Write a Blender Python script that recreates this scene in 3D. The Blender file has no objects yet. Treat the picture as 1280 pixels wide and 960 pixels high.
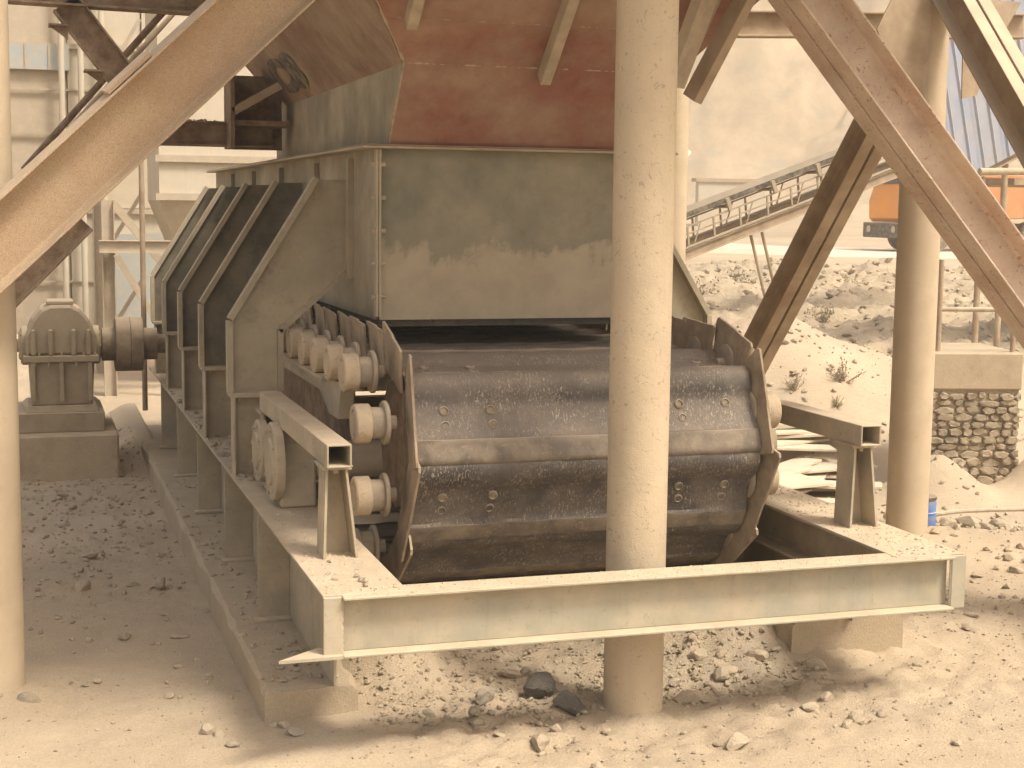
import bpy, bmesh, math, random
import numpy as np
from mathutils import Vector, Matrix, noise

R = math.radians
random.seed(7)
sc = bpy.context.scene
col = sc.collection

# ------------------------------------------------------------------ camera
H = 2.5                                   # eye height above the yard
YAW, PITCH, ROLL = R(17.783), R(6.612), R(0.685)
cam_d = bpy.data.cameras.new("camera")
cam_d.sensor_width = 36.0
cam_d.lens = 36.0 * 1897.15 / 1280.0
cam_d.clip_start = 0.05
cam_d.clip_end = 3000
cam = bpy.data.objects.new("camera", cam_d)
col.objects.link(cam)
f_ = Vector((math.sin(YAW) * math.cos(PITCH), math.cos(YAW) * math.cos(PITCH), -math.sin(PITCH)))
r_ = Vector((math.cos(YAW), -math.sin(YAW), 0))
u_ = r_.cross(f_)
r2 = math.cos(ROLL) * r_ + math.sin(ROLL) * u_
u2 = -math.sin(ROLL) * r_ + math.cos(ROLL) * u_
m4 = Matrix.Identity(4)
for i in range(3):
    m4[i][0], m4[i][1], m4[i][2] = r2[i], u2[i], -f_[i]
m4[2][3] = H
cam.matrix_world = m4
sc.camera = cam

# ------------------------------------------------------------------ sky, sun, exposure
SUN_AZ, SUN_EL = R(142), R(57)            # azimuth clockwise from +Y
world = bpy.data.worlds.new("World")
sc.world = world
world.use_nodes = True
wn = world.node_tree.nodes
wl = world.node_tree.links
sky = wn.new("ShaderNodeTexSky")
sky.sky_type = 'NISHITA'
sky.sun_disc = False
sky.sun_elevation = SUN_EL
sky.sun_rotation = SUN_AZ
sky.air_density = 1.0
sky.dust_density = 6.0
sky.ozone_density = 0.4
wn["Background"].inputs[1].default_value = 0.14
wl.new(sky.outputs[0], wn["Background"].inputs[0])
sun_d = bpy.data.lights.new("sun", 'SUN')
sun_d.energy = 2.6
sun_d.angle = R(12.0)
sun_d.color = (1.0, 0.955, 0.89)
sun = bpy.data.objects.new("sun", sun_d)
col.objects.link(sun)
sv = Vector((math.sin(SUN_AZ) * math.cos(SUN_EL), math.cos(SUN_AZ) * math.cos(SUN_EL), math.sin(SUN_EL)))
sun.rotation_euler = sv.to_track_quat('Z', 'Y').to_euler()
sun.location = (10, -10, 20)
vs = sc.view_settings
vs.view_transform = 'Standard'
vs.look = 'None'
vs.exposure = 1.02
vs.gamma = 1.0
vs.use_curve_mapping = False
try:
    vs.use_white_balance = True
    vs.white_balance_temperature = 6950
    vs.white_balance_tint = 8
except Exception:
    pass
sc.cycles.max_bounces = 8
sc.cycles.diffuse_bounces = 5
sc.cycles.volume_bounces = 0
sc.cycles.use_denoising = True

# ------------------------------------------------------------------ helpers
def ss(a, b, x):
    t = max(0.0, min(1.0, (x - a) / (b - a)))
    return t * t * (3 - 2 * t)

def tag(o, label=None, cat=None, group=None, kind=None):
    if label: o["label"] = label
    if cat: o["category"] = cat
    if group: o["group"] = group
    if kind: o["kind"] = kind
    return o

def empty(name, loc, label=None, cat=None, group=None):
    o = bpy.data.objects.new(name, None)
    o.empty_display_size = 0.2
    col.objects.link(o)
    o.location = loc
    return tag(o, label, cat, group)

def setparent(o, p):
    """parent o (built in world coordinates) to p, keeping its place"""
    o.parent = p
    bx = p
    off = Vector((0, 0, 0))
    while bx is not None:
        off += bx.location
        bx = bx.parent
    o.location = o.location - off

class MB:
    def __init__(s):
        s.v = []; s.f = []; s.mi = []
    def add(s, vs_, fs_, mi=0):
        n = len(s.v)
        s.v += [tuple(p) for p in vs_]
        s.f += [tuple(n + i for i in f) for f in fs_]
        s.mi += [mi] * len(fs_)
        return s
    def box(s, x0, x1, y0, y1, z0, z1, mi=0):
        v = [(x0,y0,z0),(x1,y0,z0),(x1,y1,z0),(x0,y1,z0),(x0,y0,z1),(x1,y0,z1),(x1,y1,z1),(x0,y1,z1)]
        f = [(0,3,2,1),(4,5,6,7),(0,1,5,4),(1,2,6,5),(2,3,7,6),(3,0,4,7)]
        return s.add(v, f, mi)
    def hexa(s, v, mi=0):
        f = [(0,3,2,1),(4,5,6,7),(0,1,5,4),(1,2,6,5),(2,3,7,6),(3,0,4,7)]
        return s.add(v, f, mi)
    def prism(s, poly, d, mi=0):
        """poly: list of 3-D points in one plane; extruded by vector d"""
        n = len(poly)
        d = Vector(d)
        a = [Vector(p) for p in poly]
        b = [p + d for p in a]
        nrm = (a[1] - a[0]).cross(a[2] - a[1])
        fs = [tuple(range(n)), tuple(range(2 * n - 1, n - 1, -1))]
        for i in range(n):
            j = (i + 1) % n
            fs.append((i, i + n, j + n, j))
        if sum(((a[i].cross(a[(i+1) % n])) for i in range(n)), Vector()).dot(d) > 0:
            fs = [tuple(reversed(f)) for f in fs]
        return s.add(a + b, fs, mi)
    def cyl(s, p0, p1, r0, r1=None, n=20, mi=0, cap=True):
        r1 = r0 if r1 is None else r1
        p0 = Vector(p0); p1 = Vector(p1)
        ax = (p1 - p0).normalized()
        t = Vector((0, 0, 1)) if abs(ax.z) < .9 else Vector((1, 0, 0))
        a = ax.cross(t).normalized(); b = ax.cross(a)
        vv = []
        for k in range(n):
            c, q = math.cos(2*math.pi*k/n), math.sin(2*math.pi*k/n)
            vv.append(p0 + (a*c + b*q)*r0)
        for k in range(n):
            c, q = math.cos(2*math.pi*k/n), math.sin(2*math.pi*k/n)
            vv.append(p1 + (a*c + b*q)*r1)
        fs = [(k, k+n, (k+1) % n + n, (k+1) % n) for k in range(n)]
        if cap:
            fs.append(tuple(range(n))); fs.append(tuple(range(2*n-1, n-1, -1)))
        return s.add(vv, fs, mi)
    def lathe(s, p0, ax, prof, n=28, mi=0):
        """prof: list of (distance along axis, radius)"""
        p0 = Vector(p0); ax = Vector(ax).normalized()
        t = Vector((0, 0, 1)) if abs(ax.z) < .9 else Vector((1, 0, 0))
        a = ax.cross(t).normalized(); b = ax.cross(a)
        vv = []; fs = []
        for (h, r) in prof:
            for k in range(n):
                c, q = math.cos(2*math.pi*k/n), math.sin(2*math.pi*k/n)
                vv.append(p0 + ax*h + (a*c + b*q)*max(r, 1e-4))
        m = len(prof)
        for i in range(m-1):
            for k in range(n):
                fs.append((i*n+k, (i+1)*n+k, (i+1)*n+(k+1) % n, i*n+(k+1) % n))
        fs.append(tuple(range(n)))
        fs.append(tuple(range(m*n-1, (m-1)*n-1, -1)))
        return s.add(vv, fs, mi)
    def beam(s, p0, p1, polys, side, mi=0):
        """extrude closed 2-D polygons (a along side, b across) from p0 to p1"""
        p0 = Vector(p0); p1 = Vector(p1)
        d = p1 - p0
        ax = d.normalized()
        sd = Vector(side); sd = (sd - ax*sd.dot(ax)).normalized()
        up = ax.cross(sd)
        if up.z < 0: up = -up
        for poly in polys:
            s.prism([p0 + sd*a + up*b for a, b in poly], d, mi)
        return s
    def build(s, name, mat, parent=None, bevel=0.0, smooth=False, origin=None):
        me = bpy.data.meshes.new(name)
        o = bpy.data.objects.new(name, me)
        org = Vector(origin) if origin is not None else (Vector(s.v[0]) if s.v else Vector())
        if origin is None and s.v:
            arr = np.array(s.v); lo = arr.min(0); hi = arr.max(0)
            org = Vector(((lo[0]+hi[0])/2, (lo[1]+hi[1])/2, lo[2]))
        me.from_pydata([(p[0]-org.x, p[1]-org.y, p[2]-org.z) for p in s.v], [], s.f)
        mats = mat if isinstance(mat, (list, tuple)) else [mat]
        for m in mats: me.materials.append(m)
        if len(mats) > 1: me.polygons.foreach_set("material_index", s.mi)
        if smooth:
            me.polygons.foreach_set("use_smooth", [True]*len(me.polygons))
            me.set_sharp_from_angle(angle=R(38))
        me.update()
        col.objects.link(o)
        o.location = org
        if bevel > 0:
            b = o.modifiers.new("bevel", 'BEVEL')
            b.width = bevel; b.segments = 1; b.limit_method = 'ANGLE'; b.angle_limit = R(50)
        if parent is not None: setparent(o, parent)
        return o

def copy_tree(o, delta=(0, 0, 0), parent=None, mirror=None):
    c = o.copy(); col.objects.link(c); c.parent = parent
    c.location = o.location + Vector(delta)
    for ch in list(o.children):
        copy_tree(ch, (0, 0, 0), c)
    return c

def isec(h, b, tf, tw):
    """I-section polygons, a across the flange, b the height, centred"""
    return [[(-b/2, h/2-tf), (b/2, h/2-tf), (b/2, h/2), (-b/2, h/2)],
            [(-tw/2, -h/2+tf), (tw/2, -h/2+tf), (tw/2, h/2-tf), (-tw/2, h/2-tf)],
            [(-b/2, -h/2), (b/2, -h/2), (b/2, -h/2+tf), (-b/2, -h/2+tf)]]

def chan(h, w, tf, tw, a0, sgn):
    """one channel whose back is at a0 and whose flanges point along sgn (tapered flanges)"""
    q = lambda a: a0 + sgn*a
    return [[(q(0), -h/2), (q(w), -h/2), (q(w), -h/2+tf*.8), (q(tw+.02), -h/2+tf*1.3), (q(tw), -h/2+tf*2.2),
             (q(tw), h/2-tf*2.2), (q(tw+.02), h/2-tf*1.3), (q(w), h/2-tf*.8), (q(w), h/2), (q(0), h/2)]]

# ------------------------------------------------------------------ materials
def new_mat(name):
    m = bpy.data.materials.new(name); m.use_nodes = True
    nt = m.node_tree
    return m, nt.nodes, nt.links, nt.nodes["Principled BSDF"]

DUST = (0.56, 0.455, 0.325)
DUST2 = (0.46, 0.35, 0.23)

def dusty(name, paint, paint2=None, film=0.45, top=0.9, scale=3.0, rust=None, rust_amt=0.0, grain=0.0,
          grain_scale=220, streak=0.0, rough=0.75, bump=0.25, dust=DUST, chips=0.0, chip_col=(.16,.11,.07), fscale=9.0, dark=None, dark_amt=0.0, splash=None):
    """painted steel under a film of quarry dust; dust lies thicker on faces that look up"""
    m, N, L, P = new_mat(name)
    geo = N.new("ShaderNodeNewGeometry")
    def noise_(sc_, det=4, rough_=.6, vec=None, dist=0.0):
        n = N.new("ShaderNodeTexNoise")
        n.inputs["Scale"].default_value = sc_; n.inputs["Detail"].default_value = det
        n.inputs["Roughness"].default_value = rough_; n.inputs["Distortion"].default_value = dist
        L.new(vec if vec else geo.outputs["Position"], n.inputs["Vector"])
        return n.outputs["Fac"]
    def ramp(inp, a, b, ca=0.0, cb=1.0):
        r = N.new("ShaderNodeMapRange"); r.interpolation_type = 'SMOOTHSTEP'
        r.inputs[1].default_value = a; r.inputs[2].default_value = b
        r.inputs[3].default_value = ca; r.inputs[4].default_value = cb
        L.new(inp, r.inputs[0]); return r.outputs[0]
    def mix(fac, a, b):
        x = N.new("ShaderNodeMix"); x.data_type = 'RGBA'
        if isinstance(fac, float): x.inputs[0].default_value = fac
        else: L.new(fac, x.inputs[0])
        for s_, c in ((6, a), (7, b)):
            if isinstance(c, tuple): x.inputs[s_].default_value = (*c, 1)
            else: L.new(c, x.inputs[s_])
        return x.outputs[2]
    def math_(op, a, b):
        x = N.new("ShaderNodeMath"); x.operation = op; x.use_clamp = True
        for i, c in enumerate((a, b)):
            if isinstance(c, (int, float)): x.inputs[i].default_value = c
            else: L.new(c, x.inputs[i])
        return x.outputs[0]
    p2 = paint2 or tuple(c*.72 for c in paint)
    c = mix(ramp(noise_(scale, 5), .35, .65), paint, p2)
    if dark:
        c = mix(math_('MULTIPLY', ramp(noise_(scale*1.3, 6, .7, dist=.4), .54, .66), dark_amt), c, dark)
    if streak > 0:
        mp = N.new("ShaderNodeMapping"); mp.inputs["Scale"].default_value = (14, 14, .9)
        L.new(geo.outputs["Position"], mp.inputs["Vector"])
        c = mix(math_('MULTIPLY', ramp(noise_(1.6, 4, .6, mp.outputs[0]), .52, .72), streak), c, tuple(k*.4 for k in p2))
    if rust:
        c = mix(math_('MULTIPLY', ramp(noise_(scale*2.1, 7, .7), .48, .62), rust_amt), c, rust)
    # dust film
    fn = ramp(noise_(fscale, 6, .65), .25, .75, max(0, film-.3), min(1, film+.3))
    sep = N.new("ShaderNodeSeparateXYZ"); L.new(geo.outputs["Normal"], sep.inputs[0])
    up = math_('MULTIPLY', ramp(sep.outputs["Z"], .25, .8), top)
    dfac = math_('MAXIMUM', fn, up)
    dcol = mix(ramp(noise_(5, 4), .3, .7), dust, tuple(k*.84 for k in dust))
    if splash:
        sp_ = N.new("ShaderNodeSeparateXYZ"); L.new(geo.outputs["Position"], sp_.inputs[0])
        mps = N.new("ShaderNodeMapping"); mps.inputs["Scale"].default_value = (9, 9, .8)
        L.new(geo.outputs["Position"], mps.inputs["Vector"])
        hz_ = math_('ADD', math_('ADD', ramp(sp_.outputs["Z"], splash[0], splash[1], 0.0, .6), math_('MULTIPLY', noise_(2.6, 8, .74, dist=.6), .62)), math_('MULTIPLY', noise_(2.0, 4, .6, mps.outputs[0]), .20))
        dfac = math_('MAXIMUM', dfac, math_('MULTIPLY', ramp(hz_, .58, .72, 1.0, 0.0), .72))
    c = mix(dfac, c, dcol)
    if chips > 0:
        c = mix(math_('MULTIPLY', ramp(noise_(24, 8, .66, dist=1.6), .585, .64), chips), c, chip_col)
    if grain > 0:
        g = ramp(noise_(grain_scale, 2, .5), .45, .62)
        c = mix(math_('MULTIPLY', g, grain), c, (.22, .11, .05))
    L.new(c, P.inputs["Base Color"])
    P.inputs["Roughness"].default_value = rough
    P.inputs["Specular IOR Level"].default_value = .25
    b = N.new("ShaderNodeBump"); b.inputs["Strength"].default_value = bump; b.inputs["Distance"].default_value = .01
    nb = math_('ADD', math_('MULTIPLY', noise_(30, 6, .7), .7), math_('MULTIPLY', noise_(max(160, grain_scale*.8), 2), .3))
    L.new(nb, b.inputs["Height"]); L.new(b.outputs[0], P.inputs["Normal"])
    return m

def earth(name, c1, c2, c3, scale=1.2, bump=.5, fine=60, big=None):
    m, N, L, P = new_mat(name)
    geo = N.new("ShaderNodeNewGeometry")
    def nz(s, d=6, r=.65):
        n = N.new("ShaderNodeTexNoise"); n.inputs["Scale"].default_value = s
        n.inputs["Detail"].default_value = d; n.inputs["Roughness"].default_value = r
        L.new(geo.outputs["Position"], n.inputs["Vector"]); return n.outputs["Fac"]
    def rp(i, a, b):
        r = N.new("ShaderNodeMapRange"); r.interpolation_type = 'SMOOTHSTEP'
        r.inputs[1].default_value = a; r.inputs[2].default_value = b; L.new(i, r.inputs[0]); return r.outputs[0]
    def mx(f, a, b):
        x = N.new("ShaderNodeMix"); x.data_type = 'RGBA'; L.new(f, x.inputs[0])
        for s_, c in ((6, a), (7, b)):
            if isinstance(c, tuple): x.inputs[s_].default_value = (*c, 1)
            else: L.new(c, x.inputs[s_])
        return x.outputs[2]
    c = mx(rp(nz(scale), .35, .68), c1, c2)
    c = mx(rp(nz(scale*.45, 5), .52, .72), c, c3)
    if big: c = mx(rp(nz(.09, 9, .72), .42, .66), c, big)
    sp = N.new("ShaderNodeMix"); sp.data_type = 'RGBA'; sp.blend_type = 'MULTIPLY'
    sp.inputs[0].default_value = .5
    L.new(c, sp.inputs[6])
    rr = N.new("ShaderNodeMapRange"); rr.inputs[1].default_value = .3; rr.inputs[2].default_value = .7
    rr.inputs[3].default_value = .62; rr.inputs[4].default_value = 1.15
    L.new(nz(fine, 5, .75), rr.inputs[0]); L.new(rr.outputs[0], sp.inputs[7])
    L.new(sp.outputs[2], P.inputs["Base Color"])
    P.inputs["Roughness"].default_value = .95
    P.inputs["Specular IOR Level"].default_value = .1
    b = N.new("ShaderNodeBump"); b.inputs["Strength"].default_value = bump; b.inputs["Distance"].default_value = .03
    ad = N.new("ShaderNodeMath"); ad.operation = 'ADD'
    L.new(nz(14, 8, .7), ad.inputs[0]); L.new(nz(fine*1.4, 4, .6), ad.inputs[1])
    L.new(ad.outputs[0], b.inputs["Height"]); L.new(b.outputs[0], P.inputs["Normal"])
    return m

M = {}
M['sand'] = earth('sand_ground', (.58,.465,.33), (.50,.395,.28), (.43,.37,.285), 1.0, .55, 70, big=(.40,.325,.235))
M['cliff'] = M['sand']
M['road'] = earth('pale_road', (.74,.64,.50), (.68,.57,.43), (.6,.5,.38), .4, .2, 20)
M['rock'] = earth('stone', (.46,.375,.27), (.39,.325,.24), (.31,.275,.22), 6.0, .3, 60)
M['greyrock'] = earth('grey_stone', (.22,.195,.16), (.16,.145,.125), (.34,.285,.215), 9.0, .7, 80)
M['crumb'] = earth('dust_crumb', (.57,.46,.33), (.50,.40,.285), (.45,.36,.26), 8, .08, 60)
M['concrete'] = earth('concrete', (.49,.395,.28), (.43,.345,.24), (.36,.285,.20), 2.5, .3, 90)
M['wallstone'] = earth('wall_stone', (.46,.375,.265), (.39,.315,.225), (.31,.255,.185), 1.5, .5, 30)
M['mortar'] = earth('mortar', (.45,.365,.26), (.39,.315,.225), (.33,.265,.19), 3, .4, 40)
M['frame'] = dusty('frame_steel', (.30,.285,.22), (.24,.225,.17), film=.55, top=1.0, scale=2.2, fscale=4, streak=.15, chips=.25, bump=.18)
M['frontbeam'] = dusty('front_beam_steel', (.34,.33,.265), (.30,.29,.225), film=.38, top=1.0, scale=3.0, fscale=3.5, chips=.3, streak=.2, bump=.12, chip_col=(.23,.20,.15))
M['pipe'] = dusty('pipe_post', (.52,.415,.29), (.47,.37,.25), film=.7, top=.6, scale=3, fscale=5, chips=.5, chip_col=(.24,.18,.12), streak=.18, bump=.6)
M['pipe_smooth'] = dusty('pipe_smooth', (.52,.415,.29), (.46,.365,.25), film=.75, top=.6, scale=1.5, fscale=2, chips=.1, bump=.12)
M['brace_tan'] = dusty('brace_tan', (.47,.345,.225), (.42,.285,.185), film=.5, top=1.0, scale=1.6, fscale=1.2, grain=.4, grain_scale=210, rust=(.36,.20,.11), rust_amt=.25, bump=.6)
M['brace_rust'] = dusty('brace_rust', (.42,.25,.17), (.36,.20,.135), film=.74, top=1.0, scale=1.8, fscale=3.0, dust=(.63,.525,.42), rust=(.24,.09,.05), rust_amt=.7, chips=.75, chip_col=(.30,.15,.085), bump=.5)
M['brace_brown'] = dusty('brace_brown', (.30,.215,.14), (.25,.175,.115), film=.45, top=.9, scale=2, fscale=3, rust=(.20,.10,.06), rust_amt=.4, bump=.3)
M['dark_steel'] = dusty('dark_steel', (.16,.095,.055), (.11,.066,.04), film=.15, top=.5, scale=3, rust=(.18,.08,.04), rust_amt=.5, bump=.3)
M['green'] = dusty('green_grey_panel', (.165,.17,.125), (.135,.145,.11), film=.18, top=.9, scale=2.4, fscale=1.7, dark=(.075,.085,.065), dark_amt=.75, rust=(.22,.13,.07), rust_amt=.12, streak=.12, bump=.15, chips=.1, splash=(1.9, 2.75))
M['greenlow'] = dusty('green_grey_side', (.19,.18,.13), (.155,.15,.105), film=.32, top=.9, scale=2.0, fscale=1.8, rust=(.23,.12,.06), rust_amt=.35, streak=.35, bump=.15)
M['bracket'] = dusty('bracket_shaded_tone', (.105,.105,.08), (.07,.074,.06), film=.16, top=1.0, scale=3.2, fscale=2.5, dark=(.035,.04,.034), dark_amt=.8, chips=.15, bump=.15)  # shade on the rear brackets put into this darker colour
M['bracketlight'] = dusty('bracket_lit_dusty', (.31,.285,.21), (.27,.245,.18), film=.45, top=1.0, scale=3.2, fscale=2.0, dark=(.10,.115,.09), dark_amt=.6, chips=.2, bump=.15)  # paler dusty copy, light on the front bracket put into the colour
M['red'] = dusty('red_primer', (.245,.09,.065), (.20,.075,.055), film=.20, top=.9, scale=2.0, fscale=2.0, streak=.25, rust=(.30,.14,.08), rust_amt=.3, bump=.12)
M['brownplate'] = dusty('brown_plate', (.21,.125,.08), (.165,.09,.058), film=.18, top=.9, scale=1.5, fscale=2.0, streak=.7, rust=(.22,.085,.05), rust_amt=.4, bump=.12)
M['bar'] = dusty('pale_bar', (.34,.285,.21), (.30,.245,.18), film=.35, top=.8, scale=4, bump=.2)
M['wing'] = dusty('pan_wing', (.25,.185,.125), (.20,.145,.095), film=.42, top=.9, scale=6, fscale=7, rust=(.2,.11,.06), rust_amt=.3, bump=.3)
M['lip'] = dusty('pan_lip', (.15,.125,.10), (.115,.095,.078), film=.36, top=.9, scale=3, fscale=5, bump=.35)
M['boltring'] = dusty('bolt_ring', (.20,.165,.125), (.16,.13,.10), film=.35, top=.9, scale=20, bump=.2)
M['rollerdust'] = dusty('roller_dust', (.47,.36,.24), (.42,.32,.21), film=.7, top=.9, scale=12, fscale=18, chips=.4, bump=.9)
M['rollersteel'] = dusty('roller_steel', (.26,.22,.175), (.22,.185,.15), film=.35, top=.8, scale=9, bump=.5)
M['gear'] = dusty('gearbox_paint', (.20,.155,.10), (.165,.125,.08), film=.6, top=1.0, scale=5, fscale=5, dark=(.07,.085,.06), dark_amt=.5, dust=(.48,.39,.275), bump=.4)
M['coupling'] = dusty('coupling_steel', (.17,.125,.085), (.14,.10,.07), film=.4, top=.9, scale=5, dust=(.42,.33,.23), bump=.3)
M['paint_black'] = dusty('black_lettering', (.03,.024,.02), (.04,.03,.022), film=.1, top=.2, scale=8, bump=.05)
M['pale_sheet'] = dusty('pale_sheet', (.56,.52,.43), (.50,.46,.38), film=.35, top=.8, scale=.5, fscale=.6, streak=.12, bump=.05)
M['pale_steel'] = dusty('pale_steel', (.42,.37,.30), (.37,.32,.25), film=.4, top=.8, scale=1, bump=.1)
M['blue_sheet'] = dusty('blue_sheet', (.22,.33,.55), (.27,.36,.52), film=.42, top=.5, scale=.6, fscale=.9, streak=.1, bump=.05)
M['grey_sheet'] = dusty('bluegrey_sheet', (.36,.40,.41), (.33,.37,.38), film=.3, top=.5, scale=.6, bump=.05)
M['orange'] = dusty('orange_paint', (.88,.34,.035), (.82,.30,.03), film=.02, top=.4, scale=1, fscale=1.2, rough=.45, bump=.03)
M['rustorange'] = dusty('orange_body', (.66,.24,.06), (.58,.20,.055), film=.15, top=.6, scale=1, fscale=1.2, bump=.05)
M['rubber'] = dusty('rubber', (.03,.028,.026), (.04,.037,.034), film=.2, top=.5, scale=3, bump=.2)
M['tyre'] = dusty('tyre', (.06,.055,.05), (.08,.07,.06), film=.35, top=.6, scale=3, bump=.2)
M['blue'] = dusty('blue_plastic', (.07,.20,.52), (.06,.17,.46), film=.12, top=.8, scale=4, bump=.05)
M['cream_board'] = dusty('pale_board', (.70,.62,.49), (.62,.54,.42), film=.4, top=.5, scale=2, bump=.2)

def pan_material(name='worn_pan_steel', dust=.0):
    m, N, L, P = new_mat(name)
    geo = N.new("ShaderNodeNewGeometry")
    mp = N.new("ShaderNodeMapping"); mp.inputs["Scale"].default_value = (1.0, .35, .35)
    L.new(geo.outputs["Position"], mp.inputs["Vector"])
    def nz(s, d, r, vec=None, dist=0):
        n = N.new("ShaderNodeTexNoise"); n.inputs["Scale"].default_value = s; n.inputs["Detail"].default_value = d
        n.inputs["Roughness"].default_value = r; n.inputs["Distortion"].default_value = dist
        L.new(vec or geo.outputs["Position"], n.inputs["Vector"]); return n.outputs["Fac"]
    def rp(i, a, b, c=0., d=1.):
        r = N.new("ShaderNodeMapRange"); r.interpolation_type = 'SMOOTHSTEP'
        r.inputs[1].default_value = a; r.inputs[2].default_value = b
        r.inputs[3].default_value = c; r.inputs[4].default_value = d
        L.new(i, r.inputs[0]); return r.outputs[0]
    def mx(f, a, b):
        x = N.new("ShaderNodeMix"); x.data_type = 'RGBA'; L.new(f, x.inputs[0])
        for s_, c in ((6, a), (7, b)):
            if isinstance(c, tuple): x.inputs[s_].default_value = (*c, 1)
            else: L.new(c, x.inputs[s_])
        return x.outputs[2]
    def mul(a, b):
        x = N.new("ShaderNodeMath"); x.operation = 'MULTIPLY'; x.use_clamp = True
        L.new(a, x.inputs[0])
        if isinstance(b, float): x.inputs[1].default_value = b
        else: L.new(b, x.inputs[1])
        return x.outputs[0]
    c = mx(rp(nz(3.0, 5, .6), .35, .65), (.070,.062,.057), (.125,.108,.096))
    film = mul(rp(nz(5, 6, .7), .4-dust*.4, .75), .40+dust)
    c = mx(film, c, (.34,.27,.19))
    sep = N.new("ShaderNodeSeparateXYZ"); L.new(geo.outputs["Normal"], sep.inputs[0])
    up = mul(rp(sep.outputs["Z"], .0, .75), .50)
    c = mx(up, c, (.31,.255,.20))
    specks = mul(rp(nz(120, 6, .85, mp.outputs[0]), .53, .60), rp(nz(4, 8, .85), .42, .60, .06, 1.0))
    c = mx(mul(specks, .85), c, (.58,.50,.39))
    scr = mul(rp(nz(38, 7, .8, dist=1.5), .60, .635), rp(nz(3.1, 4, .6), .45, .62))
    c = mx(mul(scr, .75), c, (.55,.47,.37))
    dk = mul(rp(nz(60, 4, .7), .60, .68), .5)
    c = mx(dk, c, (.05,.04,.035))
    L.new(c, P.inputs["Base Color"])
    P.inputs["Roughness"].default_value = .62
    P.inputs["Metallic"].default_value = .15
    b = N.new("ShaderNodeBump"); b.inputs["Strength"].default_value = .5; b.inputs["Distance"].default_value = .006
    L.new(nz(70, 6, .7), b.inputs["Height"]); L.new(b.outputs[0], P.inputs["Normal"])
    return m
M['pan'] = pan_material()
M['lip'] = dusty('dusty_pan_lip', (.15,.125,.105), (.115,.095,.08), film=.24, top=.8, scale=4, fscale=6, chips=.5, chip_col=(.40,.335,.26), bump=.4)

def glass_mat():
    m, N, L, P = new_mat('dark_glass')
    P.inputs["Base Color"].default_value = (.04,.045,.05,1); P.inputs["Roughness"].default_value = .15
    return m
M['glass'] = glass_mat()

def leaf_mat():
    m, N, L, P = new_mat('dry_leaves')
    P.inputs["Base Color"].default_value = (.26,.23,.13,1); P.inputs["Roughness"].default_value = .9
    return m
M['leaf'] = leaf_mat()

# ------------------------------------------------------------------ ground
CA, SA = math.cos(R(28)), math.sin(R(28))
PROF = [(-500,.0),(0,0),(9,.12),(11.4,.2),(15,-.5),(18.2,-.55),(21,.0),(26,.35),(33,.62),(41,.80),(50,.95),(75,1.2),(92,2.2),(99,9),(112,30),(128,42),(150,46),(500,50)]
LEFTP = [(-500,0),(60,0),(92,1.5),(99,9),(112,30),(128,42),(150,46),(500,50)]
def interp(P_, t):
    for (a, b), (c, d) in zip(P_, P_[1:]):
        if t <= c:
            k = (t-a)/(c-a)
            return b + (d-b)*k
    return P_[-1][1]
def h0(x, y):
    u = y*CA + x*SA; v = x*CA - y*SA
    w = ss(-3.4 - .12*max(0, u-18), -.9 - .12*max(0, u-18), v)
    z = interp(PROF, u)*w + interp(LEFTP, u)*(1-w)
    # sand pile at the foot of the bank
    d = math.hypot(x-9.6, y-18.4)
    z += 1.25*max(0, 1-d/3.4)**1.35
    z += .5*math.exp(-((x-9.15)**2+(y-13.75)**2)/.22) + .7*math.exp(-((x-10.45)**2+(y-13.5)**2)/.20)
    # spill in front of the feeder and the pit below it
    if 1.2 < x < 4.6 and y > 5.5:
        z -= .06*math.exp(-((x-2.8)**2)/.5)*math.exp(-((y-6.6)**2)/.5)
        z += .34*math.exp(-((x-1.78)**2)/.07)*math.exp(-((y-7.75)**2)/.14)
        z += .30*math.exp(-((x-3.75)**2)/.16)*math.exp(-((y-7.65)**2)/.15)
        if y > 7.9 and 1.5 < x < 4.1:
            z -= .75*ss(8.15, 8.7, y)*ss(1.5, 1.75, x)*(1-ss(3.85, 4.1, x))*(1-ss(15.5, 16.2, y))
    if -.3 < x < 1.2 and 13.8 < y < 18:
        z += .22*ss(.6, 1.1, x)*ss(14.2, 15.6, y)
    return z
def h(x, y):
    z = h0(x, y)
    u = y*CA + x*SA
    p = Vector((x*.55, y*.55, 0))
    amp = .02 + .12*ss(17, 24, u)*(1-ss(46, 50, u)) + .1*ss(85, 95, u)
    z += amp*noise.fractal(p, 1.0, 2.0, 4)
    near = 1-ss(12, 20, u)
    for cx_, cy_ in ((2.80, 6.72), (-.20, 8.02)):
        dd_ = math.hypot(x-cx_, y-cy_)
        if dd_ < .6: z += .045*math.exp(-max(0, dd_-.13)/.09)
    z += near*.010*noise.fractal(Vector((x*4.5, y*4.5, 3)), .9, 2.1, 4)
    rub = near*ss(1.4, 1.7, x)*(1-ss(4.6, 5.6, x))*ss(5.6, 6.4, y)*(1-ss(8.6, 9, y))
    rub += near*(1-ss(.9, 1.1, x))*ss(8.8, 10, y)*.6
    if rub > 0: z += rub*.035*noise.fractal(Vector((x*9, y*9, 7)), .7, 2.2, 4)
    if 18 < u < 50: z += (.22*noise.fractal(Vector((x*.7, y*.7, 5)), .7, 2.1, 6) + .10*noise.fractal(Vector((x*2.6, y*2.6, 9)), .8, 2.1, 3))*ss(19.5, 24, u)*(1-ss(44, 49, u))
    if u > 88:
        k = ss(88, 104, u)
        z += k*10.0*noise.fractal(Vector((x*.05, y*.05, z*.03)), .8, 2.1, 5)
        z += k*3.6*noise.fractal(Vector((x*.3, y*.3, z*.12)), .8, 2.1, 4)
    return z
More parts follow.
